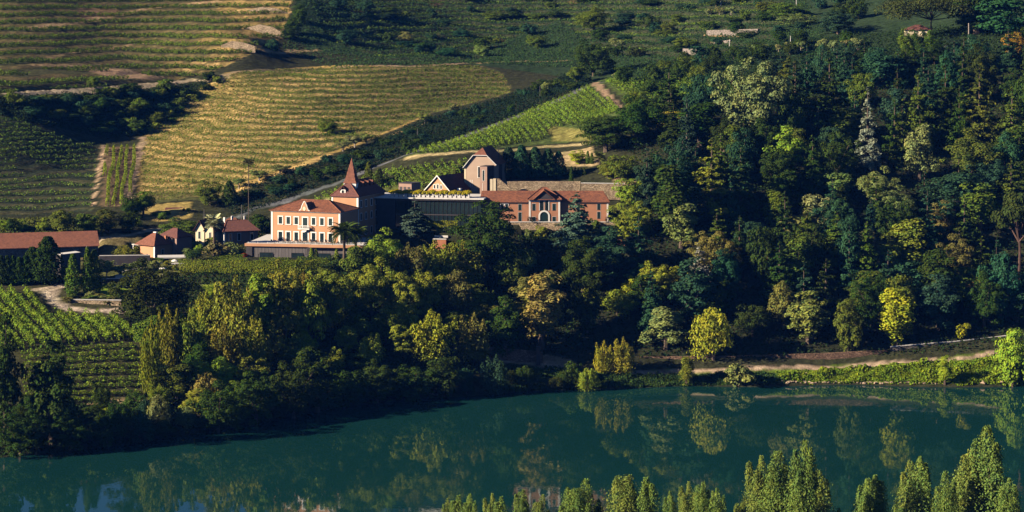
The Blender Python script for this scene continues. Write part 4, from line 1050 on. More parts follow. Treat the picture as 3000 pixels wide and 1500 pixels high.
def spray(kind, h, w, n, plumes, size, name, egg=.0, up=.5, spread=.75, bark="bark", slim=.16, tops_r=(.62, .95), blunt=.55):
    """Upright plumes: poplars and other brushy trees."""
    P_, Q_ = [], []
    tops = []
    per = n // plumes
    for i in range(plumes):
        a = 2 * math.pi * i / plumes + rng.uniform(-.5, .5); r = 0 if i == 0 else rng.uniform(.35, 1) * w * .5 * spread
        top = h * (1.0 if i == 0 else rng.uniform(*tops_r)); b0 = rng.uniform(.0, .12) * h
        pw = max(w * slim, .09 * (top - b0)) * rng.uniform(.85, 1.25)
        t = rng.uniform(0, 1, per) ** .85
        prof = np.sin(np.pi * np.clip(t * .86 + .12, 0, 1)) ** .55 * (1 - min(.6, blunt * rng.uniform(.4, 2.2)) * t)
        ang = rng.uniform(0, 2 * np.pi, per); rr = pw * 1.25 * prof * np.sqrt(rng.uniform(.25, 1, per)) * (1 + .35 * np.sin(9 * t + 5 * ang * .3 + i))
        rr *= np.where(rng.uniform(0, 1, per) < .13, rng.uniform(1.1, 1.6, per), 1); bl = rng.uniform(.4, 1.9)
        cx = math.cos(a) * r * (.55 + .45 * t); cyy_ = math.sin(a) * r * (.55 + .45 * t)
        z = b0 + (top - b0) * t
        P_.append(np.stack([cx + np.cos(ang) * rr, cyy_ + np.sin(ang) * rr, z], 1))
        qn = np.stack([np.cos(ang), np.sin(ang), np.full(per, .25)], 1) + .55 * rng.standard_normal((per, 3)); Q_.append(qn)
        tops.append((math.cos(a) * r * .8, math.sin(a) * r * .8, b0 + .6 * (top - b0)))
    pts = np.vstack(P_); nr = np.vstack(Q_)
    ub = np.tile(np.array([[0, 0, 1.0]]), (len(pts), 1)) + .6 * rng.standard_normal((len(pts), 3))
    sz = size * rng.uniform(.6, 1.35, len(pts))
    proto(kind, h, w, cards(kind + " crown", pts, nr, sz, .6, upbias=ub), trunk_mesh(kind + " trunk", .75 * h, .018 * h, tops[1:], bark, split=.12), name, "tree")
for s in range(4): spray("poplar", 20, 6.0, 17000, 9, .30, "poplar_tree", slim=.15, tops_r=(.78, .98), blunt=.18)
for s in range(2): spray("poplar_slim", 20, 3.6, 10000, 4, .30, "poplar_tree", slim=.2, tops_r=(.8, .96), blunt=.2)
for s in range(3): spray("brush", 9, 9, 4600, 13, .42, "broadleaf_tree", slim=.17, spread=.85)

def conifer(kind, h, w, tiers, per, n, droop, size, name, base=.06, irregular=.35, flat=.35, mat="leaf", bark="bark", top=.05, jz=1.0):
    P_, Q_, limbs = [], [], []
    tz = np.linspace(base, .985, tiers) + rng.uniform(-.5, .5, tiers) * (.35 / tiers)
    tot = 0
    branches = []
    for t in tz:
        rmax = w * .5 * (top + (1 - top) * (1 - t) ** .8) * (1 if t > base + .05 else .85)
        k = max(3, int(per * (.45 + .75 * (1 - t))))
        a0 = rng.uniform(0, 6.28)
        for j in range(k):
            branches.append(((t + rng.uniform(-.75, .75) / tiers * jz) * h, a0 + 6.283 * j / k + rng.uniform(-.3, .3), rmax * rng.uniform(1 - irregular, 1.08)))
    lens = np.array([b[2] for b in branches]) ** 1.4; cnt = np.maximum(6, (n * lens / lens.sum()).astype(int))
    for (z, a, L_), c in zip(branches, cnt):
        t = rng.uniform(.12, 1, c) ** .75
        side = rng.standard_normal(c) * .17 * L_ * (1.1 - .6 * t)
        r = t * L_
        zz = z - droop * L_ * t ** 1.6 + rng.standard_normal(c) * .07 * L_ + (.10 * L_ * t if droop < .15 else 0)
        P_.append(np.stack([np.cos(a) * r - np.sin(a) * side, np.sin(a) * r + np.cos(a) * side, zz], 1))
        qn = np.stack([np.cos(a) * (flat + .45) * np.ones(c), np.sin(a) * (flat + .45) * np.ones(c), .75 * np.ones(c)], 1) + .6 * rng.standard_normal((c, 3)); Q_.append(qn)
        if rng.random() < .25: limbs.append((math.cos(a) * L_ * .75, math.sin(a) * L_ * .75, z - droop * L_ * .6))
    pts = np.vstack(P_); nr = np.vstack(Q_); sz = size * rng.uniform(.6, 1.3, len(pts))
    b = MB(); r0 = .02 * h
    b.tube([(0, 0, -1.2), (0, 0, .5 * h), (0, 0, h * .99)], [r0 * 1.2, r0 * .7, r0 * .1], 6)
    for l in limbs[:24]: b.tube([(0, 0, l[2] + droop * .5), l], [r0 * .28, r0 * .1], 4)
    proto(kind, h, w, cards(kind + " crown", pts, nr, sz, .6, mat=mat), b.mesh(kind + " trunk", M[bark]), name, "tree")
for s in range(4): conifer("cedar", 18, 11, 11, 8, 6800, .05, .72, "cedar_tree", irregular=.5)
for s in range(2): conifer("spruce", 20, 8.5, 14, 9, 6800, .34, .6, "spruce_tree", irregular=.4)
for s in range(3): conifer("fir", 15, 8, 17, 10, 6500, .16, .58, "conifer_tree", irregular=.3, flat=.8)

def cypress(kind, h, w, n, size, name="cypress_tree"):
    t = rng.uniform(0, 1, n); a = rng.uniform(0, 6.283, n)
    prof = np.minimum(1, (t * 5 + .35)) * np.cos(np.clip(t, 0, 1) * 1.5) ** .7
    r = w * .5 * prof * (1 + .16 * np.sin(7 * a + 20 * t) + .12 * np.sin(3 * a - 31 * t)) * rng.uniform(.75, 1.05, n)
    pts = np.stack([np.cos(a) * r, np.sin(a) * r, t * h], 1)
    nr = np.stack([np.cos(a), np.sin(a), np.full(n, .25)], 1) + .45 * rng.standard_normal((n, 3))
    ub = np.tile(np.array([[0, 0, 1.0]]), (n, 1)) + .4 * rng.standard_normal((n, 3))
    b = MB(); b.tube([(0, 0, -1), (0, 0, h * .9)], [.14, .03], 5)
    proto(kind, h, w, cards(kind + " crown", pts, nr, size * rng.uniform(.6, 1.3, n), .6, mat="leaf_dense", upbias=ub), b.mesh(kind + " trunk", M["bark"]), name, "tree")
for s in range(3): cypress("cypress", 10, 2.2, 2600, .34)
for s in range(2): cypress("cypress_fat", 10, 4.6, 4200, .42)
cypress("cypress_small", 3, .8, 350, .2)

def pine(kind, h, w, crown_h, n, size, lean=0.0, name="pine_tree", stems=1):
    nb = 34; a = rng.uniform(0, 6.283, nb); rr = np.sqrt(rng.uniform(0.02, 1, nb)) * w * .42
    cen = np.stack([np.cos(a) * rr + lean * h, np.sin(a) * rr, h - crown_h * (.45 + .5 * (rr / (w * .5)) ** 2) + rng.uniform(-.12, .12, nb) * crown_h], 1)
    rad = rng.uniform(.10, .17, nb) * w
    p, q = blob_points(cen, rad, n, .6, up=.3)
    proto(kind, h, w, cards(kind + " crown", p, q, size * rng.uniform(.6, 1.3, n), .6), trunk_mesh(kind + " trunk", h - crown_h * .6, .02 * h, [tuple(cen[i]) for i in range(0, nb, 3)], "bark_red", lean=lean, split=.6), name, "tree")
for s in range(2): pine("pine", 16, 12, 8, 5600, .62, lean=.03)
pine("pine_great", 16, 30, 10.5, 12000, .62, lean=.02)
pine("pine_flat", 8, 7.5, 2.4, 2200, .46, lean=.03)

def willow(kind, h, w, n, size):
    nb = 34; d = rdir(nb); d[:, 2] = np.abs(d[:, 2]) * .9
    cen = d * np.array([w * .36, w * .36, h * .34]) * rng.uniform(.6, 1, nb)[:, None] + np.array([0, 0, h * .58])
    k = n // nb; P_, Q_ = [], []
    for c in cen:
        t = rng.uniform(0, 1, k); a = rng.uniform(0, 6.283, k); r = (.08 + .12 * t) * w * rng.uniform(.3, 1, k)
        ln = rng.uniform(.3, .62) * h
        P_.append(np.stack([c[0] * (1 + .25 * t) + np.cos(a) * r, c[1] * (1 + .25 * t) + np.sin(a) * r, c[2] + .08 * h * (1 - t) - ln * t ** 1.3], 1))
        q = np.stack([np.cos(a) + c[0] / w * 2, np.sin(a) + c[1] / w * 2, .35 * (1 - t) + .1], 1) + .4 * rng.standard_normal((k, 3)); Q_.append(q)
    pts = np.vstack(P_); nr = np.vstack(Q_); pts[:, 2] = np.maximum(pts[:, 2], .02 * h)
    ub = np.tile(np.array([[0, 0, 1.0]]), (len(pts), 1)) + .5 * rng.standard_normal((len(pts), 3))
    proto(kind, h, w, cards(kind + " crown", pts, nr, size * rng.uniform(.6, 1.4, len(pts)), .5, upbias=ub), trunk_mesh(kind + " trunk", h * .6, .03 * h, [tuple(c) for c in cen[::5]], "bark"), "willow_tree", "tree")
for s in range(3): willow("willow", 9, 8, 4600, .46)

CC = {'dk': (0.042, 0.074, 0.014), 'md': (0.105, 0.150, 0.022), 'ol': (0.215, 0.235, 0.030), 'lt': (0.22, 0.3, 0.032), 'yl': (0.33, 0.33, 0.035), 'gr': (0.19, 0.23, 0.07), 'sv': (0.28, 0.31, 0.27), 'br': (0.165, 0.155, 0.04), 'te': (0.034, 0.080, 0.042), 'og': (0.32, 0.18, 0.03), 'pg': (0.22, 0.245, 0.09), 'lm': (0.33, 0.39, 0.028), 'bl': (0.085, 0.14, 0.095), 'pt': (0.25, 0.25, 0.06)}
placed = []
TREES = []
def plant(kind, x, y, h, w, col, label, group=None, sink=.15, rot=None):
    if kind in ("round", "clump") and w > 11: kind += "_big"
    protos = PROTO[kind]; p = protos[int(rng.integers(len(protos)))]
    z = float(Z(x, y))
    nm, ct = p[4], p[5]
    if h < 5.2 and kind in ("clump", "round", "oval", "column"): nm, ct = "bush", "bush"
    r = thing(nm, label, ct, (x, y, z - sink), rng.uniform(0, 6.283) if rot is None else rot, group)
    r.scale = (w / p[1], w / p[1], h / p[0])
    c = np.array(CC[col] if isinstance(col, str) else col) * rng.uniform(.86, 1.14) * (1 + .07 * rng.standard_normal(3))
    link("trunk", p[3], r); link("crown", p[2], r, color=tuple(np.clip(c, .004, .9)))
    placed.append((x, y, w)); TREES.append((r, x, y, z, h, w, kind, col, group))
    return r
def tree(kind, u, vt, vb, wpx, col, label, group=None, D=None, wide=1.2):
    g = hit(u, vb) if D is None else Vector(((u - 1500) * D / FPX, D, float(Z((u - 1500) * D / FPX, D))))
    h = (H_CAM - (vt - V0) * g.y / FPX) - g.z
    return plant(kind, g.x, g.y, max(h, .8), wpx * g.y / FPX * wide, col, label, group)
# ------------------------------------------------------------------ trees seen one by one: kind u top base width colour | label
LIST = """
cedar 1960 195 345 130 dk|dark cedar with a bare lower trunk above the yellow bush
round 1865 292 425 140 dk|dark rounded tree where the striped vineyard ends
round 1775 335 445 150 dk|broad dark tree beside the grassy corner of the striped vineyard
clump 1958 322 392 70 yl|yellow flowering bush below the bare trunked cedar
column 2050 296 430 110 dk|ivy clad dark column of a tree below the bare trunked cedar
clump 2205 182 420 190 pg|large pale tree leaning at the top edge of the wood
cedar 2330 185 400 130 dk|dark cedar between the large pale tree and the silvery spruce
cedar 2430 165 400 150 dk|wide dark cedar behind the silvery spruce top
spruce 2542 262 495 86 sv|silvery blue spruce standing out of the dark wood
cedar 2690 214 420 120 md|tall green cedar uphill from the silvery spruce
cedar 2770 185 410 130 dk|dark layered cedar below the cream house in the wood
cedar 2870 190 420 150 md|green layered cedar between two darker cedars high in the wood
cedar 2965 255 440 130 md|sunlit cedar on the slope below the orange leaved tree
clump 2968 96 172 60 og|tree with orange autumn leaves high on the wooded slope
oval 2860 -40 100 150 dk|tall dark tree uphill of the pale bare pole
oval 2950 -40 120 150 te|tall dark tree above the orange leaved tree
clump 2455 30 100 110 te|bluish dark bush mass left of the great pine
column 2155 360 490 60 md|narrow ivy covered tree under the large pale tree
oval 2305 378 520 92 lt|light green egg shaped tree left of the silvery spruce
round 2440 372 470 66 te|small dark tree just left of the silvery spruce
oval 2695 360 530 90 gr|grey green tree to the near side of the tall green cedar
round 2850 392 540 150 md|full dark green tree at mid height of the wooded slope
cedar 2085 415 645 160 ol|sunlit olive cedar with stacked flat branches
cedar 2170 430 640 140 dk|dark cedar standing beside the sunlit olive cedar
column 2275 550 680 60 md|slim green tree in the middle of the wood below the egg shaped tree
round 2398 560 690 96 pg|pale crowned tree in the middle of the wood
round 2330 622 700 80 gr|grey green tree directly below the pale crowned tree
cypress_fat 2466 546 665 66 dk|smooth dark columnar tree in the middle of the wood
round 2455 505 585 90 gr|grey tree above the smooth dark columnar tree
round 2572 497 610 100 gr|grey green round tree uphill of the pale dome tree
round 2625 552 650 105 pg|cream green crown right of the smooth dark columnar tree
oval 2790 500 650 140 te|blue green tree on the slope below the full dark green tree
clump 2755 590 690 80 br|brownish tree below the blue green tree
oval 2870 520 680 120 md|mid green tree on the slope beside the umbrella pine
pine 2985 515 860 140 dk|tall umbrella pine with a long reddish trunk
oval 2542 662 800 92 pg|pale domed tree shining in the middle of the wood
column 2665 632 805 90 ol|olive column of foliage right of the pale domed tree
oval 2605 690 820 80 md|green tree filling in behind the pale domed tree
oval 2535 780 910 110 md|bright green tree under the pale domed tree
column 2628 838 1015 84 lm|yellow green column of foliage above the river path
column 2330 690 860 84 md|green column of foliage left of the pale domed tree
clump 2295 820 965 90 br|bronze green tree beside the straw coloured round tree
oval 2368 862 1005 112 pt|straw coloured round tree low on the wooded slope
clump 2485 868 1035 90 md|green bushy tree hanging above the stone wall of the path
clump 2795 690 830 120 br|bronze tree in the shade left of the umbrella pine
pine_flat 2880 810 925 96 og|small flat topped pine with rusty orange needles
shrub 2815 940 992 40 lm|small bright bush alone on the dark slope
clump 1850 518 615 84 lt|bright green tree right behind the winery
clump 1850 588 700 110 ol|olive green tree hanging at the end of the winery
column 1965 475 690 110 dk|tall dark tree facing the end of the winery
oval 1995 590 730 90 gr|grey green tree below the tall dark tree
cedar 2100 620 740 110 md|green cedar boughs under the sunlit olive cedar
clump 2085 680 830 130 br|bronze tree in the shade under the cedar boughs
fir 2048 715 905 110 sv|feathery silver grey conifer above the yellow willow
clump 2012 800 880 66 yl|golden bush beside the feathery silver conifer
clump 1930 768 885 116 ol|spreading olive coloured tree above the river path
clump 1850 812 890 62 lm|lime green tree left of the spreading olive coloured tree
clump 1810 845 925 96 ol|low olive coloured tree beside the lime green one
clump 1728 838 908 58 lm|small lime green tree alone in the shade
oval 1950 892 1025 112 gr|grey green tree between two yellow trees near the path
willow 2090 892 1055 122 yl|bright yellow willow by the river path
clump 2205 888 985 86 dk|dark tree right of the bright yellow willow
brush 1770 995 1095 66 yl|left one of two yellow shrubs touching on the river bank
brush 1825 985 1095 70 yl|right one of two yellow shrubs touching on the river bank
column 2012 1040 1130 42 ol|thin yellow green tree leaning at the water
shrub 2165 1062 1130 86 gr|round pale bush at the water edge below the stone wall
willow 1722 1072 1148 64 lt|bush trailing into the water at the bend
column 2768 1042 1128 38 lm|thin bright bush on the grassy bank
clump 2968 955 1135 105 lt|leafy tree at the end of the grassy bank
clump 1425 598 805 205 dk|huge round dark tree in front of the winery
fir 1690 565 730 150 bl|blue green cedar before the winery wall
cedar 1215 585 700 112 bl|slender grey green cedar with pale limbs before the glass wing
round 1118 680 805 112 lt|bright rounded tree right of the two date palms
round 1060 708 835 90 md|leafy tree between the date palms and the bright rounded tree
brush 1195 708 850 110 br|grey brown bushy tree below the slender cedar
brush 1275 700 845 140 ol|yellow green bushy tree below the glass wing
brush 1355 702 835 130 ol|yellow green bushy tree left of the huge round tree
round 1088 768 925 110 ol|yellow green tree below the bright rounded tree
clump 1185 800 950 110 lt|olive tree crown in the bank wood under the grey brown tree
clump 1250 790 920 90 ol|olive tree crown in the bank wood under the glass wing
clump 1340 788 940 92 br|bronze tree edge catching sun above the dark hollow
brush 1262 903 1055 140 yl|golden willow low in the bank wood
brush 1390 912 1065 110 br|bronze gold willow right of the golden willow
column 1585 800 1020 110 pt|tall bronze tree alone in the dark hollow below the winery
round 1560 800 905 96 br|bronze crown leaning off the tall bronze tree
clump 1710 700 860 150 dk|dark tree below the blue green cedar
clump 1535 730 805 74 gr|small grey green tree below the winery wall
clump 445 768 960 205 dk|massive dark green tree at the edge of the garden
brush 605 850 1010 120 ol|sunlit yellow green tree right of the massive dark tree
brush 690 805 1050 140 ol|tall yellow green tree below the long hedge
round 765 800 1010 110 lt|green tree below the terrace hedge
clump 835 772 1005 130 ol|dense green tree under the terrace
clump 905 800 1010 100 ol|olive green tree under the date palms
round 965 785 980 116 ol|green tree in front of the twin date palms
brush 740 925 1110 120 ol|yellow green tree low in the bank wood
brush 655 940 1120 110 ol|yellow green tree beside the open strip of bank
brush 565 900 1085 100 ol|sunlit tree at the edge of the lower vines
brush 490 890 1075 84 ol|brushy tree under the massive dark tree
willow 598 1085 1190 96 pt|pale sunlit willow in the bank wood
willow 460 1150 1268 74 pg|pale willow bush right of the sandy path
willow 545 1186 1252 62 pg|smaller pale willow bush at the waterside
brush 445 925 1160 76 ol|thin feathery brown tree at the corner of the lower vines
oval 150 1015 1305 120 dk|tall dark tree rising through the lower vines
oval 15 945 1300 90 dk|tall dark tree at the lower vines and the picture edge
clump 60 1200 1335 140 dk|dark bush mass at the water in the near corner
clump 205 1205 1318 130 dk|dark bush mass at the water under the lower vines
clump 315 1215 1312 100 dk|dark bush mass under the sandy path
clump 985 1020 1120 40 yl|narrow yellow bush glowing in the dark bank wood
clump 640 1120 1275 130 dk|dark tree over the water right of the smaller pale willow bush
clump 750 1090 1250 130 dk|dark tree over the water below the yellow green trees
clump 860 1060 1235 130 dk|dark tree over the water below the olive green tree
oval 930 1010 1215 110 dk|tall dark tree in the bank wood above the waterside
clump 1010 1080 1200 110 dk|dark tree over the water under the narrow yellow bush
clump 1105 1060 1185 120 dk|dark tree over the water below the golden willow
clump 1210 1070 1178 110 dk|dark tree over the water left of the pointed bush
clump 1300 1040 1170 100 dk|dark tree behind the pointed bank bush
brush 1455 1035 1160 90 te|pointed dark bush in front of the sandy path
oval 1480 880 1050 100 dk|dark tree beside the deep shaded hollow
cypress_fat 140 692 830 84 dk|tallest of the dark cypresses screening the barn
cypress_fat 95 722 830 60 dk|dark cypress leaning on the tallest one before the barn
cypress 213 742 862 38 md|sunlit slim cypress nearest the bend of the gravel track
cypress 256 722 862 30 md|taller slim cypress between the sunlit one and the olive trees
cypress 276 730 860 40 md|bushy slim cypress beside the olive trees
olive 313 757 818 46 gr|first grey olive tree right of the slim cypresses
olive 350 772 815 40 gr|second grey olive tree from the slim cypresses
olive 387 764 808 44 gr|grey olive tree before the dark garden wall
olive 420 762 800 40 pt|straw tinted olive tree by the concrete canopy
olive 452 756 796 44 gr|grey olive tree below the concrete canopy
brush 372 716 752 84 ol|clump of yellow reeds beside the little tiled house
round 530 640 705 110 md|leafy tree behind the little tiled house
round 183 612 690 66 md|round tree behind the barn roof, first of the row
round 255 618 690 56 md|round tree behind the barn roof, second of the row
oval 318 610 682 60 md|tall tree behind the end of the barn
clump 375 618 680 60 dk|dark tree between the barn and the sloping track
oval 420 552 632 56 md|tree at the foot of the column of staked vines
clump 616 528 602 74 md|bushy tree below the golden hill
cypress_fat 672 528 600 40 dk|dark upright tree beside the purple roofed shed
clump 385 570 640 60 dk|dark tree under the column of staked vines
round 765 625 702 70 dk|dark tree hard against the manor side
cypress 1080 472 548 25 md|pointed cypress right of the spire
cypress 1112 492 548 24 dk|smaller shaded cypress beside the pointed one
shrub 640 700 752 70 gr|grey leaved oleander beside the pale headed palm
shrub 690 705 752 60 gr|grey leaved oleander near the terrace corner
shrub 612 690 722 30 lt|light green shrub against the yellow house
topiary 565 724 768 60 dk|clipped dark ball shrub at the end of the long hedge
cypress_fat 1490 430 520 52 te|dark cypress nearest the brown cube of the winery group
cypress_fat 1528 424 522 50 te|second cypress from the brown cube
cypress_fat 1568 430 522 52 te|third cypress from the brown cube
cypress_fat 1606 434 520 48 te|fourth cypress from the brown cube
cypress_fat 1636 442 518 40 te|last thick cypress before the row of thin ones
cypress 1674 486 566 14 dk|thin tall cypress rising in front of the stone wall
clump 1690 440 478 50 lm|yellow green bush above the round stone terrace
cypress 1722 440 480 12 md|thin cypress on the round stone terrace
cypress 1734 446 480 12 md|second thin cypress on the round stone terrace
clump 1780 470 522 60 ol|yellow green bush above the end of the stone wall
clump 1830 450 530 80 md|green tree above the end of the stone wall
clump 1740 118 222 120 dk|big dark tree on the far slope above the ravine
round 1690 190 245 50 md|tree at the dark end of the golden hill
olive 1805 110 150 44 gr|pale round tree right of the big dark tree
shrub 1810 212 240 30 pg|pale bush at the head of the small lit vine plot
round 1740 20 100 90 md|tree above the big dark tree on the far slope
round 2300 5 60 90 md|dark tree at the top of the far slope
clump 2335 40 78 100 gr|grey green thicket along the far terrace
olive 2078 22 48 24 pg|first pale olive on the upper far terrace
olive 2108 18 48 28 pg|second pale olive on the upper far terrace
olive 2142 14 44 30 pg|third pale olive on the upper far terrace
olive 2225 124 160 44 gr|broad olive at the start of the far olive row
olive 2281 126 152 22 pg|small olive, second of the far olive row
olive 2312 122 150 26 pg|olive with a round head, third of the far olive row
olive 2346 116 150 32 pg|olive left of the gap in the far olive row
olive 2411 112 152 34 pg|olive right of the gap in the far olive row
olive 2443 112 154 32 pg|brownish olive beside the concrete pole
olive 2475 112 148 26 pg|olive touching the concrete pole
olive 2511 106 148 34 pg|last olive of the far olive row
round 276 222 258 34 md|round dark bush beside the upper dirt road
round 612 205 240 40 dk|round dark bush at the turn of the upper dirt road
clump 878 10 70 46 dk|uppermost tree of the line down the upper vineyard edge
clump 858 48 100 44 dk|second tree of the line down the upper vineyard edge
clump 842 78 118 42 dk|third tree of the line down the upper vineyard edge
clump 800 112 150 40 te|lowest tree of the line down the upper vineyard edge
clump 1015 85 128 60 te|dark bush above the cliff on the far slope
clump 1190 90 125 40 gr|grey bush in the middle of the far slope
clump 1410 130 165 46 gr|grey bush beside the brown plot on the far slope
clump 1275 95 115 34 gr|smaller grey bush on the far slope
clump 1570 100 140 60 md|green tree left of the big dark tree
clump 960 345 395 60 md|scrubby bush on the lower rim of the golden hill
olive 1040 395 432 54 pg|pale olive on the lower rim of the golden hill
olive 1005 412 444 50 pg|second pale olive on the lower rim of the golden hill
olive 1075 388 425 40 gr|grey olive on the lower rim of the golden hill
olive 1245 330 362 40 gr|grey olive high on the rim of the golden hill
olive 1330 300 336 34 gr|little grey olive near the top of the rim
olive 1600 235 275 26 pg|pale thin tree above the ravine road
olive 760 495 530 60 gr|grey olive beside the sandy rim
olive 820 478 510 60 gr|grey olive above the sandy rim
olive 700 520 552 40 gr|little olive on the bare corner of the golden hill
"""
for ln in LIST.strip().splitlines():
    a, lab = ln.split("|"); k, u, vt, vb, w, c = a.split()
    tree(k, float(u), float(vt), float(vb), float(w), c, lab)
tree('clump', 2660, 84, 156, 52, 'md', 'green bush at the near corner of the cream house')
tree('clump', 2694, 88, 156, 46, 'dk', 'dark bush hiding the middle of the cream house')
tree('clump', 2724, 84, 156, 40, 'md', 'green bush at the foot of the great pine')
# great umbrella pine over the cream house
g = P(2742, 128, 846)
plant("pine_great", g.x - 1.5, g.y, 16.5, 33, (.06, .075, .025), "great spreading pine over the cream house", sink=.3, rot=.6)

def thin_row(us, vt, vb, kind, w, col, label, group):
    for u in us: tree(kind, u, vt + rng.uniform(-3, 3), vb, w, col, label, group)
thin_row(range(1640, 1716, 9), 489, 513, "cypress_small", 8, "dk", "thin young cypress in the row above the stone wall", "young cypresses in a row above the stone wall")
thin_row(range(2, 76, 18), 748, 834, "cypress_fat", 34, "dk", "dark cypress in the close screen before the barn", "cypresses of the dark screen before the barn")

# ------------------------------------------------------------------ trees that crowd the woods
def crowd(poly, n, kinds, hr, wr, cols, label, group, gap=.55, ymin=545, ymax=1150, tries=60, top=None):
    us = [p[0] for p in poly]; vs = [p[1] for p in poly]; k = 0
    for _ in range(n * tries):
        if k >= n: break
        u = rng.uniform(min(us), max(us)); v = rng.uniform(min(vs), max(vs))
        if not inside(np.array([u]), np.array([v]), poly)[0]: continue
        g = hit(u, v, ymin)
        if g.y > ymax: continue
        w = rng.uniform(*wr)
        if any((g.x - a) ** 2 + (g.y - b) ** 2 < (gap * (w + c) * .5) ** 2 for a, b, c in placed): continue
        kd = kinds[int(rng.integers(len(kinds)))]; h = rng.uniform(*hr)
        if top is not None:
            hm = H_CAM - (np.interp(u, *top) - V0) * g.y / FPX - g.z
            if hm < hr[0] * .55: continue
            h = min(h, hm * rng.uniform(.8, 1)); w = min(w, h * 1.5)
        plant(kd, g.x, g.y, h, w, cols[int(rng.integers(len(cols)))], label, group); k += 1
    return k
WOOD = [(1880,470),(1900,230),(2120,215),(2400,130),(2600,130),(2700,135),(3060,110),(3060,960),(2800,975),(2550,985),(2250,990),(1900,995),(1700,990),(1680,830),(1860,720)]
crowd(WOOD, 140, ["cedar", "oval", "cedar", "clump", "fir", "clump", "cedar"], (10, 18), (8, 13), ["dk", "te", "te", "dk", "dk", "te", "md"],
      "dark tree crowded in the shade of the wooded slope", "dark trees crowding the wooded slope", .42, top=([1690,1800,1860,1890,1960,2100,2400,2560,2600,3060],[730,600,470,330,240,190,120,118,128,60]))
crowd([(330,860),(560,800),(1000,780),(1300,760),(1500,800),(1650,820),(1640,1040),(1450,1060),(1250,1100),(1000,1160),(700,1230),(520,1260),(420,1190),(450,1000)], 70,
      ["round", "clump", "brush", "clump", "oval"], (5, 9), (6.5, 11), ["md", "ol", "md", "ol", "lt", "dk"], "dark tree filling the wood on the river bank below the terrace", "trees filling the bank wood", .5, top=([300,450,560,700,930,1000,1100,1250,1300,1420,1540,1600,1660,1850],[880,840,850,805,782,775,705,716,700,720,745,745,740,725]))
crowd([(-30,1195),(240,1195),(420,1210),(560,1270),(420,1300),(200,1320),(-30,1335)], 26, ["clump", "brush", "willow"], (4, 7), (5, 8), ["dk", "dk", "te"],
      "dark bush crowding the water edge below the lower vines", "bushes along the near water edge", .4)
crowd([(560,1255),(1000,1160),(1250,1130),(1480,1120),(1720,1110),(1720,1145),(1500,1152),(1250,1166),(1000,1195),(700,1255),(560,1285)], 30, ["clump", "willow", "shrub"], (2.5, 5), (4, 7), ["dk", "te", "dk"],
      "dark bush hanging over the water below the bank wood", "bushes hanging over the water", .4)
crowd([(900,-30),(2280,-30),(2420,100),(2200,170),(1900,215),(1760,170),(1640,70),(1400,170),(1180,180),(960,120)], 95, ["shrub", "clump", "clump", "shrub", "round"], (2, 5), (4, 10), ["dk", "te", "te", "md", "dk"],
      "scattered green bush among the far terraces", "bushes scattered over the far terraces", .6)
crowd([(1760,250),(1900,200),(2400,100),(2600,120),(2500,230),(2100,230),(1950,400),(1880,480),(1800,470),(1760,420)], 30, ["clump", "round", "shrub"], (3, 7), (5, 8), ["dk", "md", "dk"],
      "dark tree at the upper fringe of the wood", "trees along the upper fringe of the wood", .5)
crowd([(2350,-40),(2720,-40),(2640,60),(2560,90),(2420,95)], 16, ["clump", "round", "shrub"], (4, 8), (6, 10), ["dk", "te", "dk"], "dark tree at the top of the slope left of the great pine", "dark trees left of the great pine", .5)
crowd([(20,290),(280,275),(470,262),(590,250),(540,310),(420,390),(300,395),(150,360),(20,320)], 40, ["shrub", "clump", "shrub"], (1.8, 4.5), (4, 8), ["dk", "md", "te"],
      "dark scrub bush on the shaded escarpment below the upper road", "scrub on the shaded escarpment", .45)
crowd([(640,240),(700,212),(640,250),(500,360),(440,392),(470,330)], 10, ["shrub"], (1.5, 3), (3, 5), ["dk", "ol"], "low bush at the foot of the escarpment beside the golden hill", "bushes along the foot of the escarpment", .6)
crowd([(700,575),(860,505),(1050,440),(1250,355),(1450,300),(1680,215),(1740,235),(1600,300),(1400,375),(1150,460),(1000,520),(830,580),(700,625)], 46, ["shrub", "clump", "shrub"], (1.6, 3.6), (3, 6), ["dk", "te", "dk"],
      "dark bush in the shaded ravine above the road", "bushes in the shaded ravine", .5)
crowd([(0,640),(200,650),(420,610),(600,600),(580,640),(430,665),(300,690),(10,690)], 28, ["shrub", "clump", "round"], (1.6, 4.5), (3, 6), ["md", "dk", "lt"],
      "green bush in the hedgerow behind the barn", "bushes of the hedgerow behind the barn", .5, top=([0, 240, 300, 440, 600], [640, 625, 640, 620, 600]))
crowd([(460,690),(560,690),(700,730),(700,752),(560,745),(520,760),(460,770)], 16, ["shrub", "shrub", "olive"], (1.2, 2.6), (2, 4), ["gr", "lt", "pg"], "grey green garden shrub between the small houses and the terrace", "shrubs between the houses and the terrace", .5)
crowd([(200,770),(440,740),(545,780),(540,800),(430,840),(390,850),(210,850)], 20, ["shrub", "shrub"], (.8, 1.8), (1.6, 3.2), ["md", "gr", "ol"], "low garden shrub among the olive trees", "low shrubs among the olive trees", .45)
crowd([(210,870),(380,868),(370,885),(200,885)], 10, ["shrub"], (1.2, 1.7), (2.6, 3.6), ["br", "gr", "md"], "rounded reddish green shrub above the stone garden wall", "shrubs in a line above the stone garden wall", .5)

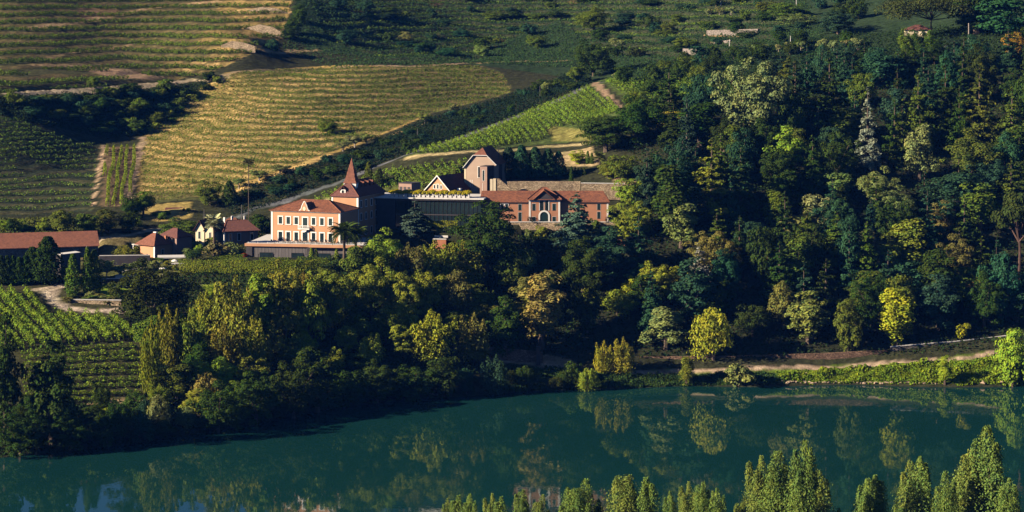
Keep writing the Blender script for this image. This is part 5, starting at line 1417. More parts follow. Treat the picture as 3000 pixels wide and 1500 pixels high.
# leave out the crowding trees that nothing can be seen of, name the rest by what they stand beside
_S = 4.0; _ids = np.full((375, 750), -1, int)
_vv, _uu = np.indices(_ids.shape); _uu = _uu * _S; _vv = _vv * _S
for i in sorted(range(len(TREES)), key=lambda i: -TREES[i][2]):
    r, x, y, z, h, w, kd, col, grp = TREES[i]
    uc, vc = proj(x, y, z + h * .52); ru, rv = w * .5 * FPX / y, h * .5 * FPX / y
    a0, a1 = int(max(0, (uc - ru) / _S)), int(min(749, (uc + ru) / _S)); b0, b1 = int(max(0, (vc - rv) / _S)), int(min(374, (vc + rv) / _S))
    if a1 < a0 or b1 < b0: continue
    sub = _ids[b0:b1+1, a0:a1+1]; sub[((_uu[b0:b1+1, a0:a1+1] - uc) / ru) ** 2 + ((_vv[b0:b1+1, a0:a1+1] - vc) / rv) ** 2 <= 1] = i
_cnt = np.bincount(_ids[_ids >= 0], minlength=len(TREES))
_cen = {}
for i in range(len(TREES)):
    if _cnt[i]:
        yy, xx = np.nonzero(_ids == i); _cen[i] = (xx.mean() * _S, yy.mean() * _S)
TONE = {"dk": "dark green", "te": "bluish green", "md": "mid green", "ol": "olive", "lt": "light green", "gr": "greyish", "pg": "pale", "br": "bronze", "lm": "lime", "yl": "golden", "pt": "straw coloured"}
SHAPE = {"round_big": "big round tree", "clump_big": "big lumpy tree", "round": "round tree", "oval": "egg shaped tree", "cedar": "layered cedar", "clump": "lumpy tree", "brush": "brushy tree", "willow": "drooping tree", "column": "narrow tree", "olive": "small olive tree", "shrub": "shrub"}
_named = [i for i in range(len(TREES)) if TREES[i][8] is None and i in _cen]
_used = set(); _gone = 0
for i, (r, x, y, z, h, w, kd, col, grp) in enumerate(TREES):
    if grp is None or grp.startswith(("young", "cypresses")): continue
    if _cnt[i] < 5:
        for ch in list(r.children): bpy.data.objects.remove(ch)
        bpy.data.objects.remove(r); _gone += 1; continue
    cu_, cv_ = _cen[i]
    near = sorted(_named, key=lambda j: (_cen[j][0] - cu_) ** 2 + (_cen[j][1] - cv_) ** 2)[:14]
    nm = SHAPE.get(kd, "tree"); nm = nm.replace("tree", "bush") if r.name.startswith("bush") else nm
    done = False
    for j in near:
        dx, dy = cu_ - _cen[j][0], cv_ - _cen[j][1]
        way = ("left of" if dx < 0 else "right of") if abs(dx) > 1.1 * abs(dy) else ("above" if dy < 0 else "below")
        ref = TREES[j][0]["label"].split(" "); ref = " ".join(ref[:8])
        while ref.split(" ")[-1] in ("the", "of", "a", "an", "at", "in", "on", "and", "with", "to", "by", "below", "above", "beside", "behind", "between", "among", "from", "under", "over", "right", "left", "near", "against", "two", "through", "off", "lower", "river", "hard", "first", "low", "high", "small", "its"): ref = " ".join(ref.split(" ")[:-1])
        lab = f"{TONE.get(col, 'green') if isinstance(col, str) else 'green'} {nm} {way} the {ref}"
        if lab not in _used:
            r["label"] = lab; _used.add(lab); done = True; break
print("pruned", _gone)

# poplars on the near bank
POP = [(1310,1462,26,1),(1345,1450,20,0),(1378,1448,40,1),(1450,1445,38,1),(1475,1452,20,0),(1538,1435,40,1),(1580,1448,34,1),(1672,1425,34,0),(1725,1402,64,1),(1830,1388,70,1),(1905,1395,40,0),
       (1958,1440,34,1),(2020,1412,44,1),(2058,1408,40,1),(2102,1432,40,1),(2225,1336,60,1),(2278,1325,42,0),(2335,1290,62,1),(2400,1375,26,0),(2535,1398,60,1),(2575,1393,34,0),
       (2672,1352,30,0),(2698,1338,24,0),(2760,1378,48,1),(2830,1315,90,1),(2910,1246,46,0),(2630,1478,40,1),(2168,1470,40,1),(2450,1490,30,1),(2960,1400,50,1),(2870,1330,60,1),(2290,1400,80,1)]
WORD = ["leftmost low poplar top", "thin poplar tip beside it", "broad low poplar top", "rounded poplar top", "slim poplar tip", "twin crowned poplar", "small leaning poplar", "dark thin poplar", "bushy poplar", "pointed leafy poplar",
        "narrow leaning poplar", "small poplar", "pale poplar", "feathery poplar", "low pale poplar", "tall plumed poplar", "slim tall poplar", "tall rounded poplar", "thin dark poplar", "leafy poplar", "short column poplar",
        "slim left twin poplar", "slim right twin poplar", "yellowish broad poplar", "broadest bushy poplar", "tallest pointed poplar", "lowest poplar top", "low poplar tip", "barely showing poplar tip", "shaded poplar", "dense poplar behind the tallest", "wide shaded poplar"]
WHERE = ["under the bright reflections", "in the gap under the bright reflections", "at the foot of the river", "near the open water in the corner"]
for i, (u, vt, w, kd) in enumerate(POP):
    D = 432 - (i % 3) * 7 + rng.uniform(-3, 3)
    x = (u - 1500) * D / FPX; z = 2.5
    ztop = H_CAM - (vt - V0) * D / FPX; h = ztop - z
    p = PROTO["poplar" if kd else "poplar_slim"][int(rng.integers(4 if kd else 2))]
    wm = max(w * D / FPX * 1.75, h * .2)
    r = thing("poplar_tree", f"{WORD[i]} on the near bank {WHERE[min(3, int((u - 1300) / 420))]}", "tree", (x, D, z - .6), rng.uniform(0, 6.28), "poplars along the near bank"); r.rotation_euler.x = rng.uniform(-.05, .05); r.rotation_euler.y = rng.uniform(-.05, .05)
    r.scale = (wm / p[1], wm / p[1], (h + .6) / p[0])
    c = np.array((.165, .25, .055) if i % 3 else (.20, .26, .055)) * rng.uniform(.85, 1.1)
    link("trunk", p[3], r); link("crown", p[2], r, color=tuple(c))
# ------------------------------------------------------------------ vineyards: every row is a thing of its own
def row_mesh(name, line, hgt, wid, per_m, size, base=.15, gaps=0.0, org=None):
    """Leaf clumps along a ground polyline (n x 3); gaps: share of the row left thin."""
    line = np.asarray(line, float); seg = np.linalg.norm(np.diff(line[:, :2], axis=0), axis=1); L_ = np.concatenate([[0], np.cumsum(seg)])
    n = max(12, int(L_[-1] * per_m)); t = rng.uniform(0, L_[-1], n)
    ph = rng.uniform(0, 100)
    dens = .5 + .5 * np.sin(t * 1.9 + ph + 1.5 * np.sin(t * .31 + ph)) ; slow = .5 + .5 * np.sin(t * .17 + ph * 3) * np.cos(t * .051 + ph)
    if callable(gaps):
        q_ = np.stack([np.interp(t, L_, line[:, k]) for k in range(3)], 1) + org; gaps = gaps(*proj(q_[:, 0], q_[:, 1], q_[:, 2]))
    keep = rng.uniform(0, 1, n) < np.clip(.55 + .6 * dens - gaps * slow * 1.6, .04, 1); t = t[keep]; n = len(t)
    if n < 6: return None
    p = np.stack([np.interp(t, L_, line[:, k]) for k in range(3)], 1)
    d = np.stack([np.interp(t, L_[:-1] + seg / 2, np.diff(line[:, k]) / np.maximum(seg, 1e-6)) for k in range(2)], 1); nrm = np.stack([-d[:, 1], d[:, 0]], 1)
    hh = hgt * (1 + .22 * np.sin(t * 2.6 + ph) + .15 * np.sin(t * .9 + ph * 2))
    a = rng.uniform(0, math.pi, n); rr = np.sqrt(rng.uniform(.35, 1, n))
    off = np.cos(a) * rr * wid * .5; up = base + np.sin(a) * rr * (hh - base)
    pts = p.copy(); pts[:, 0] += nrm[:, 0] * off; pts[:, 1] += nrm[:, 1] * off; pts[:, 2] += up
    q = np.stack([nrm[:, 0] * np.cos(a), nrm[:, 1] * np.cos(a), np.sin(a) * .8 + .1], 1) + .5 * rng.standard_normal((n, 3))
    return cards(name, pts, q, size * rng.uniform(.6, 1.35, n), .75)

def clip_runs(x, y, poly, yr):
    z = Z(x, y); u, v = proj(x, y, z)
    ok = inside(u, v, poly) & (y > yr[0]) & (y < yr[1])
    idx = np.nonzero(ok)[0]
    if len(idx) < 4: return []
    return [r for r in np.split(idx, np.nonzero(np.diff(idx) > 3)[0] + 1) if len(r) >= 5]

NROW = {}
def add_row(line, label, group, col, hgt=1.5, wid=1.0, per_m=16, size=.42, gaps=.0):
    o0 = line[0].copy()
    me = row_mesh("vine_row", line - o0, hgt, wid, per_m, size, gaps=gaps, org=o0)
    if me is None: return
    c = np.array(CC[col] if isinstance(col, str) else col) * rng.uniform(.88, 1.12)
    o = link("vine_row", me, None, tuple(o0), tuple(c)); tag(o, label, "vine row", group); NROW[group] = NROW.get(group, 0) + 1

def straight_rows(poly, yr, p0, p1, spacing, label, group, col, **kw):
    """Rows parallel to the ground direction from pixel p0 to pixel p1."""
    a, b = hit(*p0), hit(*p1); d = np.array([b.x - a.x, b.y - a.y]); d /= np.linalg.norm(d); nn = np.array([-d[1], d[0]])
    gs = [hit(u, v) for u, v in poly]; P2 = np.array([(g.x, g.y) for g in gs]); c = P2.mean(0)
    s = (P2 - c) @ nn; t = (P2 - c) @ d
    tt = np.arange(t.min() - 12, t.max() + 12, .6)
    for k in np.arange(s.min() - 6, s.max() + 6, spacing):
        w_ = .25 * np.sin(tt * .11 + k)
        x = c[0] + nn[0] * (k + w_) + d[0] * tt; y = c[1] + nn[1] * (k + w_) + d[1] * tt
        for r in clip_runs(x, y, poly, yr):
            xr, yr_ = x[r], y[r]
            add_row(np.stack([xr, yr_, Z(xr, yr_)], 1), label, group, col, **kw)

def contour_rows(key, label, group, col, at=.30, minlen=7.0, skip=1, **kw):
    """Rows following the terraces of a field."""
    poly, st = F[key]; m, fr, q = TERR[key]
    rows = np.nonzero(m.any(1))[0]; colsi = np.nonzero(m.any(0))[0]
    qq = np.where(m, q - at, np.nan)
    ks = np.arange(math.floor(np.nanmin(qq)), math.ceil(np.nanmax(qq)) + 1)
    xs_all = gx[colsi]
    for k in ks[::skip]:
        xs, ys = [], []
        last = None
        runs = []
        for c in colsi:
            col_ = qq[rows, c] - k
            s = (col_[:-1] < 0) & (col_[1:] >= 0)
            i = np.nonzero(s)[0]
            if len(i) == 0: 
                continue
            cand = gy[rows[i]] + (0 - col_[i]) / (col_[i + 1] - col_[i]) * (gy[rows[i] + 1] - gy[rows[i]])
            y = cand[0] if last is None or gx[c] - last[0] > 4 else cand[np.argmin(np.abs(cand - last[1]))]
            if last is not None and (gx[c] - last[0] > 3.0 or abs(y - last[1]) > 2.8):
                runs.append((xs, ys)); xs, ys = [], []
            xs.append(gx[c]); ys.append(y); last = (gx[c], y)
        runs.append((xs, ys))
        for xr, yr_ in runs:
            if len(xr) < 5 or xr[-1] - xr[0] < minlen: continue
            xr = np.array(xr); yr_ = np.array(yr_)
            if len(yr_) > 8: yr_ = np.convolve(np.pad(yr_, 2, mode='edge'), np.ones(5) / 5, 'valid')
            yield_row = np.stack([xr, yr_, Z(xr, yr_)], 1)
            add_row(yield_row, label, group, col, **kw)

VG = (.085, .135, .022)
straight_rows([(-60,856),(75,856),(105,890),(150,928),(165,922),(330,932),(392,985),(400,992),(340,1000),(60,1030),(-60,1036)], (600, 672), (78, 838), (233, 1000), 3.1, "trellised vine row running downhill in the near vineyard below the gravel track", "vine rows of the near vineyard", (.19, .29, .030), hgt=2.1, wid=1.6, per_m=75, size=.40)
straight_rows([(60,1036),(400,1004),(425,1090),(418,1168),(300,1176),(60,1176)], (570, 645), (100, 1100), (380, 1092), 3.1, "vine row running level across the steep block above the sandy path", "vine rows of the lower steep block", (.20, .29, .030), hgt=1.15, wid=1.25, per_m=46, size=.36)
straight_rows([(1190,454),(1400,392),(1500,350),(1730,252),(1815,322),(1730,368),(1620,372),(1600,408),(1450,432),(1300,448)], (735, 880), (1605, 300), (1721, 397), 2.05, "vine row slanting down the striped vineyard right of the ravine road", "vine rows of the striped vineyard", (.15, .24, .030), hgt=1.35, wid=1.05, per_m=26, size=.42)
straight_rows([(905,592),(1010,545),(1130,500),(1370,470),(1375,520),(1250,552),(1100,556),(960,600)], (715, 765), (1160, 500), (1226, 556), 2.05, "vine row slanting down the small vineyard behind the glass wing", "vine rows behind the glass wing", (.15, .24, .030), hgt=1.4, wid=1.1, per_m=28, size=.42)
straight_rows([(1765,236),(2085,230),(2090,288),(1905,292),(1830,282)], (760, 900), (1800, 260), (2060, 258), 3.4, "lit vine row in the small plot between the striped vineyard and the wood", "vine rows of the small lit plot", (.13, .22, .026), hgt=1.5, wid=1.2, per_m=16, size=.46)
straight_rows([(312,436),(402,436),(376,606),(298,606)], (730, 850), (358, 440), (338, 600), 2.1, "tall staked vine row in the narrow column of vines", "tall rows of the staked column", (.19, .25, .026), hgt=1.9, wid=1.0, per_m=44, size=.36)
contour_rows("lower", "vine row on the shaded terraces at the picture edge left of the staked column", "vine rows of the shaded lower terraces", (.14, .22, .040), hgt=1.15, wid=1.35, per_m=22, size=.42, gaps=.15)
contour_rows("upper", "vine row along the terraces of the upper hill above the dirt road", "vine rows of the upper hill", (.13, .19, .028), at=.18, hgt=1.2, wid=1.5, per_m=30, size=.48, gaps=.1)
contour_rows("upper", "vine row along the terraces of the upper hill above the dirt road", "vine rows of the upper hill", (.13, .19, .028), at=.50, hgt=1.2, wid=1.5, per_m=30, size=.48, gaps=.1)
contour_rows("golden", "sparse vine row along a dry grass terrace of the golden hill", "vine rows of the golden hill", (.10, .145, .026), hgt=1.0, wid=1.2, per_m=24, size=.38, gaps=lambda u, v: np.clip(.85 - (u - 600) / 500 - (v < 250) * .3, .0, .85))
contour_rows("far", "overgrown vine row on the far terraces beyond the golden hill", "vine rows of the far terraces", (.12, .185, .034), hgt=1.05, wid=1.5, per_m=20, size=.46, gaps=.2, minlen=12)
# each row is told from its neighbours by counting from a landmark
_ONE = "first second third fourth fifth sixth seventh eighth ninth tenth eleventh twelfth thirteenth fourteenth fifteenth sixteenth seventeenth eighteenth nineteenth".split()
_TEN = {20: "twenty", 30: "thirty", 40: "forty", 50: "fifty", 60: "sixty"}; _TENTH = {20: "twentieth", 30: "thirtieth", 40: "fortieth", 50: "fiftieth", 60: "sixtieth"}
def ordinal(n): return _ONE[n - 1] if n < 20 else (_TENTH[n] if n % 10 == 0 else f"{_TEN[n - n % 10]}-{_ONE[n % 10 - 1]}")
_HOW = {"vine rows of the near vineyard": ("u", -1, "{} trellised vine row from the massive dark tree in the near vineyard"),
        "vine rows of the lower steep block": ("v", 1, "{} vine row down the steep lower block above the sandy path"),
        "vine rows of the striped vineyard": ("u", 1, "{} slanting vine row from the lower end of the striped vineyard"),
        "vine rows behind the glass wing": ("u", 1, "{} vine row from the manor side in the plot behind the glass wing"),
        "vine rows of the small lit plot": ("v", 1, "{} vine row down the small lit plot beside the wood"),
        "tall rows of the staked column": ("u", 1, "{} tall staked vine row from the shaded terraces"),
        "vine rows of the shaded lower terraces": ("v", -1, "{} vine row up the shaded terraces counted from the barn"),
        "vine rows of the upper hill": ("v", -1, "{} vine row up the upper hill counted from the dirt road"),
        "vine rows of the golden hill": ("v", -1, "{} vine row up the golden hill counted from its foot"),
        "vine rows of the far terraces": ("v", -1, "{} overgrown vine row up the far slope counted from the ravine")}
for grp, (ax, sg, txt) in _HOW.items():
    lst = []
    for o in COL.objects:
        if o.get("group") == grp:
            c = o.location + Vector(o.data.vertices[len(o.data.vertices) // 2].co); u, v = proj(c.x, c.y, c.z); lst.append((sg * (u if ax == "u" else v), o.name, o))
    for i, (_, _, o) in enumerate(sorted(lst)): o["label"] = txt.format(ordinal(i + 1))
print("rows", NROW)

# ------------------------------------------------------------------ ground cover nobody could count
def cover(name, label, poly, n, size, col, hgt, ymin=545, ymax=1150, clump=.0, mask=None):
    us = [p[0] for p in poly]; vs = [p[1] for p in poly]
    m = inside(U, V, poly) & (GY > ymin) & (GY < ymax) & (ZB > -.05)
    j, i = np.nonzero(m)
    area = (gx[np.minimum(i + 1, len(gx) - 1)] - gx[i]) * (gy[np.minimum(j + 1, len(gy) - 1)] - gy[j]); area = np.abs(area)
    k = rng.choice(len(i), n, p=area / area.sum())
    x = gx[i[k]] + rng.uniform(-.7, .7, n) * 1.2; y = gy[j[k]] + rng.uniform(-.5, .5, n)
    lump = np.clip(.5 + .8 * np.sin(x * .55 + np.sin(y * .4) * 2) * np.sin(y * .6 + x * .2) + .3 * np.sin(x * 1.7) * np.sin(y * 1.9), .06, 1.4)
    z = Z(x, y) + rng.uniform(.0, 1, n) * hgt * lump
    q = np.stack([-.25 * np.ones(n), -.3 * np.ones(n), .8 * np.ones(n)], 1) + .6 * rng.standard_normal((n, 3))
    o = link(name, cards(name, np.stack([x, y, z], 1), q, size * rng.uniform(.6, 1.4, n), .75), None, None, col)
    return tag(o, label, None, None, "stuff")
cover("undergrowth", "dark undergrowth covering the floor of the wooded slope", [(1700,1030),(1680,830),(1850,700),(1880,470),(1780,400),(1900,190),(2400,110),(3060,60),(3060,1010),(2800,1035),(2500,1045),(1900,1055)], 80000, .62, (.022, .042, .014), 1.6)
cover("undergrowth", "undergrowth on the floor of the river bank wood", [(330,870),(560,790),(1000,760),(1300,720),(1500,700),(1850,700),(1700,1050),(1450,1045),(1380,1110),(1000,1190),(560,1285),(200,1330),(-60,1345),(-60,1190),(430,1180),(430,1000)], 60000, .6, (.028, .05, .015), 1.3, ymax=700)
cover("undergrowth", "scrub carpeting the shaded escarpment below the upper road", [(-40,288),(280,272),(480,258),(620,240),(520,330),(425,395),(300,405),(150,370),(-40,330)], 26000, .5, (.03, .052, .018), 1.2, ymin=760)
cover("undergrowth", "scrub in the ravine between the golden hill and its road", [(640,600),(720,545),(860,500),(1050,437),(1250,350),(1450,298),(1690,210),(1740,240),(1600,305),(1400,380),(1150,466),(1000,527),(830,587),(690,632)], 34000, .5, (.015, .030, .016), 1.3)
cover("undergrowth", "rough green cover of the far slope above the ravine", [(860,-50),(2330,-50),(2420,110),(2200,200),(1900,230),(1700,200),(1400,186),(1180,190),(960,196),(830,150),(850,60)], 90000, .55, (.036, .072, .024), .8, ymin=820)
cover("weeds", "green and straw weeds over the dry golden hill", F["golden"][0], 60000, .36, (.12, .155, .03), .45, ymin=720)
cover("bank_grass", "lush green grass of the river bank under the path", [(2280,1092),(2400,1084),(2600,1072),(2800,1060),(3060,1035),(3060,1128),(2400,1122),(2290,1120)], 26000, .55, (.17, .25, .02), .9, ymax=660)
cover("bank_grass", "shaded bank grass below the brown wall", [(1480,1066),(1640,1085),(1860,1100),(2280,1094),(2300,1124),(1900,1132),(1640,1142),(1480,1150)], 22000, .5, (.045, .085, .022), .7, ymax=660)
cover("meadow_grass", "yellowish grass of the strip between the lower vines and the barn", [(-40,640),(300,640),(300,690),(-40,690)], 9000, .5, (.09, .11, .03), .6, ymax=745)
# ------------------------------------------------------------------ palms
def frond_mesh(name, n, droop, wid, lw, mat="leaf_dense"):
    b = MB(); pts = []
    for i in range(9):
        t = i / 8; pts.append(Vector((t * (1 - .12 * droop * t), 0, .30 * t - droop * .75 * t ** 2.2)))
    b.tube(pts, [.022 * (1 - .8 * i / 8) for i in range(9)], 4)
    for i in range(n):
        t = .12 + .86 * i / (n - 1); k = min(7, int(t * 8)); p = pts[k].lerp(pts[k + 1], t * 8 - k)
        l = wid * math.sin(math.pi * min(1, .18 + .8 * t)) ** .7
        for s in (-1, 1):
            tip = p + Vector((l * .55, s * l, -.25 * l - .05)); md = p.lerp(tip, .5) + Vector((0, 0, .03))
            b.poly([p, md + Vector((lw, 0, 0)), tip, md - Vector((lw, 0, 0))])
    return b.mesh(name, M[mat])
FR_DATE = frond_mesh("frond", 16, 1.0, .30, .022); FR_FAN = frond_mesh("frond", 9, .75, .55, .05)
def palm(u, vt, vb, crown_px, label, fr, nf, col, trunk_r, bark="bark", up=1.2, D=None):
    g = hit(u, vb) if D is None else Vector(((u-1500)*D/FPX, D, float(Z((u-1500)*D/FPX, D))))
    cr = crown_px * g.y / FPX * .5
    h = H_CAM - (vt - V0) * g.y / FPX - g.z - cr * .55
    r = thing("palm_tree", label, "palm tree", (g.x, g.y, g.z - .2))
    b = MB(); b.tube([(0, 0, -.5), (.05, 0, h * .5), (0, 0, h)], [trunk_r * 1.15, trunk_r, trunk_r * 1.05], 8)
    for i in range(8): b.tube([(0, 0, h - .9 + i * .1), (0, 0, h - .85 + i * .1)], [trunk_r * 1.25, trunk_r * 1.1], 8)
    b.build("trunk", M[bark], r)
    for i in range(nf):
        e = rng.uniform(-.55, up); a = i * 2.39996 + rng.uniform(-.2, .2)
        o = link("frond", fr, r, (0, 0, h + .05), tuple(np.array(col) * rng.uniform(.75, 1.3)))
        o.rotation_euler = (rng.uniform(-.3, .3), -e, a); s = cr * rng.uniform(.85, 1.15); o.scale = (s, s, s)
    return r
palm(1008, 652, 772, 92, "dark date palm with a full crown standing at the terrace corner", FR_DATE, 60, (.055, .085, .02), .34)
palm(1042, 664, 768, 72, "smaller date palm just behind the full crowned one", FR_DATE, 46, (.10, .14, .022), .3)
palm(627, 634, 756, 56, "stout fan palm with a pale straw coloured head among the houses", FR_FAN, 60, (.48, .48, .27), .32)
palm(728, 464, 708, 34, "very tall thin palm rising against the golden hill", FR_FAN, 30, (.15, .15, .06), .11, bark="bark")
palm(1756, 448, 490, 40, "small spiky palm on the bank above the round stone terrace", FR_FAN, 26, (.16, .18, .05), .2)

# ------------------------------------------------------------------ hedges
def hedge(label, pts, h, w, col, name="hedge", dens=46, size=.24, base=0.0, world=False, cat="hedge"):
    """Clipped hedge along points: pixels on the ground, or world points."""
    w3 = [p if world else hit(*p) for p in pts]; o = w3[0].copy()
    P_, Q_ = [], []
    for a, c in zip(w3[:-1], w3[1:]):
        L_ = math.hypot(c.x - a.x, c.y - a.y); n = int(L_ * (2 * h + w) * dens / 2); t = rng.uniform(0, 1, n); f = rng.uniform(0, 2 * h + w, n)
        d = np.array([c.x - a.x, c.y - a.y]) / L_; nn = np.array([-d[1], d[0]])
        off = np.where(f < h, -w / 2, np.where(f < h + w, f - h - w / 2, w / 2)); zz = np.where(f < h, f, np.where(f < h + w, h, 2 * h + w - f))
        x = a.x + (c.x - a.x) * t + nn[0] * off; y = a.y + (c.y - a.y) * t + nn[1] * off
        z = (a.z + (c.z - a.z) * t) + zz * (1 + .05 * np.sin(t * L_ * 1.7)) + base
        q = np.stack([nn[0] * np.sign(off) * (f < h) + nn[0] * (f > h + w), nn[1] * np.sign(off) * (f < h) + nn[1] * (f > h + w), ((f >= h) & (f <= h + w)) * 1.0 + .15], 1)
        P_.append(np.stack([x, y, z], 1) - np.array(o)); Q_.append(q + .45 * rng.standard_normal((n, 3)))
    pts_ = np.vstack(P_) + .07 * rng.standard_normal((sum(map(len, P_)), 3))
    ob = link(name, cards(name, pts_, np.vstack(Q_), size * rng.uniform(.7, 1.4, len(pts_)), .8, mat="leaf_dense"), None, tuple(o), col)
    return tag(ob, label, cat)
hedge("long clipped hedge with a bright yellow green top below the terrace garden", [(528, 796), (600, 798), (700, 800), (780, 802), (870, 800), (940, 796)], 2.9, 2.2, (.15, .185, .022), dens=60, size=.3)
for a, b_, h, lab in (((612, 765), (716, 757), 1.0, "low box hedge between the clipped ball and the terrace corner"), ((650, 772), (722, 768), .9, "low box hedge in front of the terrace corner"),
                      ((700, 776), (800, 776), .9, "low box hedge under the left part of the terrace"), ((810, 773), (880, 776), .9, "low box hedge under the middle of the terrace"),
                      ((890, 772), (985, 778), .9, "low box hedge under the date palms"), ((760, 768), (850, 768), 1.0, "second low box hedge close to the terrace wall"), ((870, 765), (960, 768), 1.0, "low box hedge close to the wall under the slim cypresses")):
    hedge(lab, [a, b_], h, 1.1, (.10, .15, .02), dens=60, size=.22)
for u, vt in ((912, 724), (926, 727), (986, 727)):
    tree("cypress", u, vt, 762, 13, "lt", {912: "slim clipped cypress against the terrace wall", 926: "slim clipped cypress paired with its twin at the terrace wall", 986: "lone slim cypress at the terrace wall beside the palm"}[u])
hedge("ivy covered beam under the glass wing", [P(1250, 664, 693), P(1342, 664, 692)], 1.45, 1.4, (.19, .21, .022), "ivy_beam", 90, .22, world=True, cat="ivy")
hedge("ivy covered pillar under the ivy beam of the glass wing", [P(1279, 691, 692.5), P(1298, 691, 692.3)], 2.45, 1.3, (.19, .21, .022), "ivy_pillar", 90, .22, world=True, cat="ivy")
hedge("dark box hedge at the left of the winery doorway", [P(1545, 649, 698.6), P(1567, 649, 698.6)], 1.1, 1.0, (.012, .022, .012), world=True)
hedge("dark box hedge at the far end of the winery front", [P(1774, 649, 698.7), P(1783, 649, 698.7)], 1.15, .9, (.012, .022, .012), world=True)
for u, vt, vb, w, c, lab in ((1590, 655, 700, 42, "ol", "scraggly climber on the stone wall under the arched door"), (1745, 632, 700, 40, "md", "climbing shrub on the stone wall near the winery end"), (1800, 655, 700, 46, "ol", "yellowish climber at the end of the stone wall"), (1550, 668, 702, 26, "gr", "small pale climber on the stone wall beside the huge round tree")):
    g = P(u, vb, 697.6); p = PROTO["shrub"][0]
    r = thing("climbing_shrub", lab, "climber", (g.x, g.y, g.z - .3)); hh = (vb - vt) * 697.6 / FPX + .3; r.scale = (w / 11 / p[1], .5, hh / p[0])
    link("crown", PROTO["shrub"][int(rng.integers(3))][2], r, color=tuple(np.array(CC[c])))
tree("shrub", 718, 738, 753, 18, (.30, .03, .02), "small red flowering shrub at the terrace corner")
tree("shrub", 400, 1186, 1212, 62, (.22, .055, .03), "reddish shrub on the bank under the sandy path")
tree("shrub", 350, 1186, 1214, 70, "ol", "olive shrub on the bank left of the reddish one")
tree("willow", 320, 1190, 1225, 60, "lm", "bright grassy tuft hanging under the sandy path")

# ------------------------------------------------------------------ planters on the glass wing
Mg = Matrix.Translation(gw.location) @ Matrix.Rotation(gw.rotation_euler.z, 4, 'Z')
cs = blob_points(np.array([[0, 0, 1.25], [.55, 0, 1.2], [-.55, .1, 1.2], [0, .4, 1.35], [0, -.4, 1.1]]), np.array([.75, .62, .62, .6, .6]), 900, .75, up=.3)
GOLD = cards("golden_shrub", cs[0], cs[1], .27 * rng.uniform(.6, 1.4, 900), .7)
link("golden_shrub", GOLD, pl, color=(.46, .37, .02))
for i in range(18):
    r = pl if i == 0 else copy_thing(pl, (0, 0, 0), pl.rotation_euler.z)
    r.location = Mg @ Vector((4.1 + i * 1.21, 1.0, GH + .005)); r.scale = (1, 1, 1 + .12 * math.sin(i * 2.3))
for i in range(6):
    r = copy_thing(pl, Mg @ Vector((8.2 + i * 3.1, 2.9, GH + .005)), pl.rotation_euler.z, label="golden roof shrub in the second line of the glass wing roof", color=(.40, .33, .03))
    r["group"] = "second line of roof planters"
    for c_ in r.children:
        if c_.name.startswith("pot"): c_.color = (1, 1, 1, 1)

# ------------------------------------------------------------------ terrace tables and chairs
def table_proto():
    r = thing("cafe_table", "small dark cafe table on the manor terrace", "table", (0, 0, 0), 0, "cafe tables on the manor terrace")
    b = MB(); b.prism([(math.cos(a) * .45, math.sin(a) * .45) for a in np.linspace(0, 2*math.pi, 8, endpoint=False)], 0, .05)
    me = b.mesh("table_top", M["iron"])
    for v in me.vertices: v.co = (v.co.x, v.co.z, .72 + v.co.y)
    link("table_top", me, r); b = MB(); b.tube([(0, 0, 0), (0, 0, .72)], [.05, .04], 5); b.tube([(0, 0, 0), (0, 0, .03)], [.25, .25], 6); b.build("pedestal", M["iron"], r); return r
def chair_proto():
    r = thing("terrace_chair", "dark chair at a cafe table on the manor terrace", "chair", (0, 0, 0), 0, "chairs on the manor terrace")
    bx(r, "seat", "iron", (-.24, .24, -.24, .24, .42, .48)); bx(r, "backrest", "iron", (-.24, .24, .2, .25, .5, .92))
    for x in (-.21, .17):
        for y in (-.22, .18): bx(r, "leg", "iron", (x, x + .04, y, y + .04, 0, .418))
    return r
Mp = Matrix.Translation(pod.location) @ Matrix.Rotation(pod.rotation_euler.z, 4, 'Z')
tp, cp = table_proto(), chair_proto(); first = True
for i in range(11):
    x = 7.6 + i * 1.95 + rng.uniform(-.4, .4); y = 2.6 + (i % 2) * 1.5 + rng.uniform(-.3, .3); zt = ht + .005
    if x > 16.6: zt = ht - .025
    w = Mp @ Vector((x, y, zt))
    t_ = tp if i == 0 else copy_thing(tp, w, rng.uniform(0, 1)); t_.location = w
    for a in (.4, 2.6, 4.4)[: 2 + i % 2]:
        w2 = Mp @ Vector((x + math.cos(a) * .85, y + math.sin(a) * .85, zt))
        c_ = cp if first else copy_thing(cp, w2, a - math.pi / 2 + pod.rotation_euler.z); c_.location = w2; c_.rotation_euler.z = a - math.pi / 2 + pod.rotation_euler.z; first = False
for i, (u, v) in enumerate(((477, 797), (466, 781), (512, 774))):
    g = hit(u, v + 12); r = thing("garden_parasol", ["white garden parasol by the massive dark green tree", "white garden parasol beside the canopy wall", "white garden parasol under the thin concrete shelf"][i], "parasol", g)
    b = MB(); b.tube([(0, 0, 0), (0, 0, 2.2)], [.04, .04], 5); b.build("pole", M["white"], r)
    b = MB(); b.tube([(0, 0, 1.75), (0, 0, 2.05), (0, 0, 2.25)], [.95, .6, .05], 8); b.build("canopy", M["white"], r)

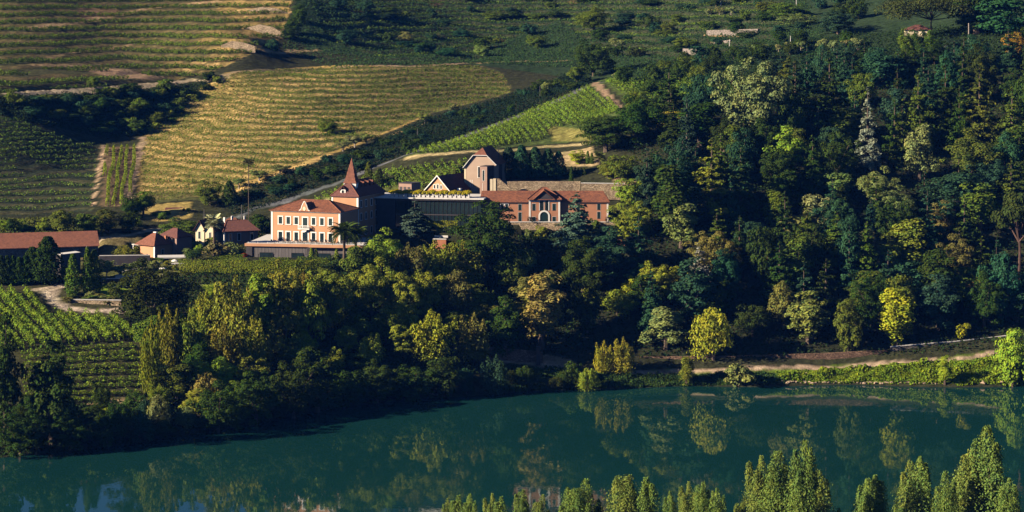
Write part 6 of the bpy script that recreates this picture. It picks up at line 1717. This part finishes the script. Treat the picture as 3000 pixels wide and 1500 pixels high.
# ------------------------------------------------------------------ poles, bare trunk, posts
def pole(u, vt, vb, r_, mat, label, name="utility_pole", cat="pole", arm=False):
    g = hit(u, vb); h = H_CAM - (vt - V0) * g.y / FPX - g.z
    t_ = thing(name, label, cat, (g.x, g.y, g.z - .2))
    b = MB(); b.tube([(0, 0, 0), (0, 0, h + .2)], [r_, r_ * .7], 6); b.build("shaft", M[mat], t_)
    if arm: bx(t_, "crossarm", mat, (-.7, .7, -.06, .06, h - .3, h - .15))
    return t_
v_pale = lambda u: u > 2000
for u, vt, vb, lab in ((2488, 96, 130, "concrete pole among the last olives of the far row"), (2316, 105, 124, "concrete pole above the round headed olive"), (2137, 115, 138, "short pale pole above the far lane"), (2112, -4, 20, "pole behind the upper pale olives"),
                       (2333, -4, 16, "pole at the top of the far slope"), (1223, 376, 402, "pole in the shaded ravine"), (1582, 252, 284, "pole at the top of the ravine"), (598, 612, 642, "pole above the little tiled house"), (708, 600, 648, "pole beside the very tall thin palm")):
    pole(u, vt, vb, .11, "concrete" if v_pale(u) else "grey", lab)
pole(253, 722, 762, .12, "white", "white lamp post at the corner of the barn", "lamp_post", "lamp post")
pole(2838, 68, 142, .22, "bark_pale", "tall pale bare trunk in front of the dark trees", "dead_tree", "dead tree")
pole(2945, 85, 128, .13, "bark_pale", "thin pale bare trunk beside the orange leaved tree", "dead_tree", "dead tree")
g = P(1577, 1056, 649); t_ = thing("dark_pillar", "square dark pillar standing at the sandy bend of the path", "pillar", g); bx(t_, "shaft", "darkwall", (-.45, .45, -.9, -.1, -1, 3.4)); bx(t_, "cap", "darkwall", (-.52, .52, -.97, -.03, 3.405, 3.55))

# ------------------------------------------------------------------ rocks at the water
ROCK = []
for s in range(4):
    b = bpy.data.meshes.new("rock"); d = rdir(14)
    import bmesh
    bm = bmesh.new()
    for q in d * np.array([1, .8, .6]) * rng.uniform(.75, 1.1, (14, 1)): bm.verts.new(q)
    bmesh.ops.convex_hull(bm, input=bm.verts); bm.to_mesh(b); bm.free()
    ROCK.append(b)
M["rock"] = surface("bank rock", (.36, .27, .19), .9, .3, .7, .5, 3.0)
for b in ROCK: b.materials.append(M["rock"])
def rock(u, v, s, label, group):
    g = hit(u, v); o = link("rock", ROCK[int(rng.integers(4))], None, (g.x, g.y, max(g.z, -.05) + .05 * s)); o.scale = (s, s, s * .8); o.rotation_euler = (0, 0, rng.uniform(0, 6.28)); tag(o, label, "rock", group)
for i in range(72):
    u = 2285 + i * 6.6 + rng.uniform(-3, 3); rock(u, 1120 + rng.uniform(-2, 4) + (u - 2290) * .006, rng.uniform(.35, .75), "pale rock in the line along the foot of the grassy bank", "rocks along the foot of the grassy bank")
for i in range(14): rock(2350 + rng.uniform(-16, 16), 1100 + rng.uniform(-8, 14), rng.uniform(.4, .7), "grey rock of the small pile where the grassy bank begins", "rocks of the small pile on the bank")
for i, (u, v, s) in enumerate(((2880, 1122, 1.2), (2935, 1124, 1.3), (2965, 1126, 1.5), (1262, 1156, 1.0), (1280, 1158, .8))):
    rock(u, v, s, ["rust stained boulder in the water beside the bank end", "middle boulder of three at the bank end", "largest boulder at the bank end", "pinkish rock in the water below the bank wood", "small rock beside the pinkish one"][i], None)
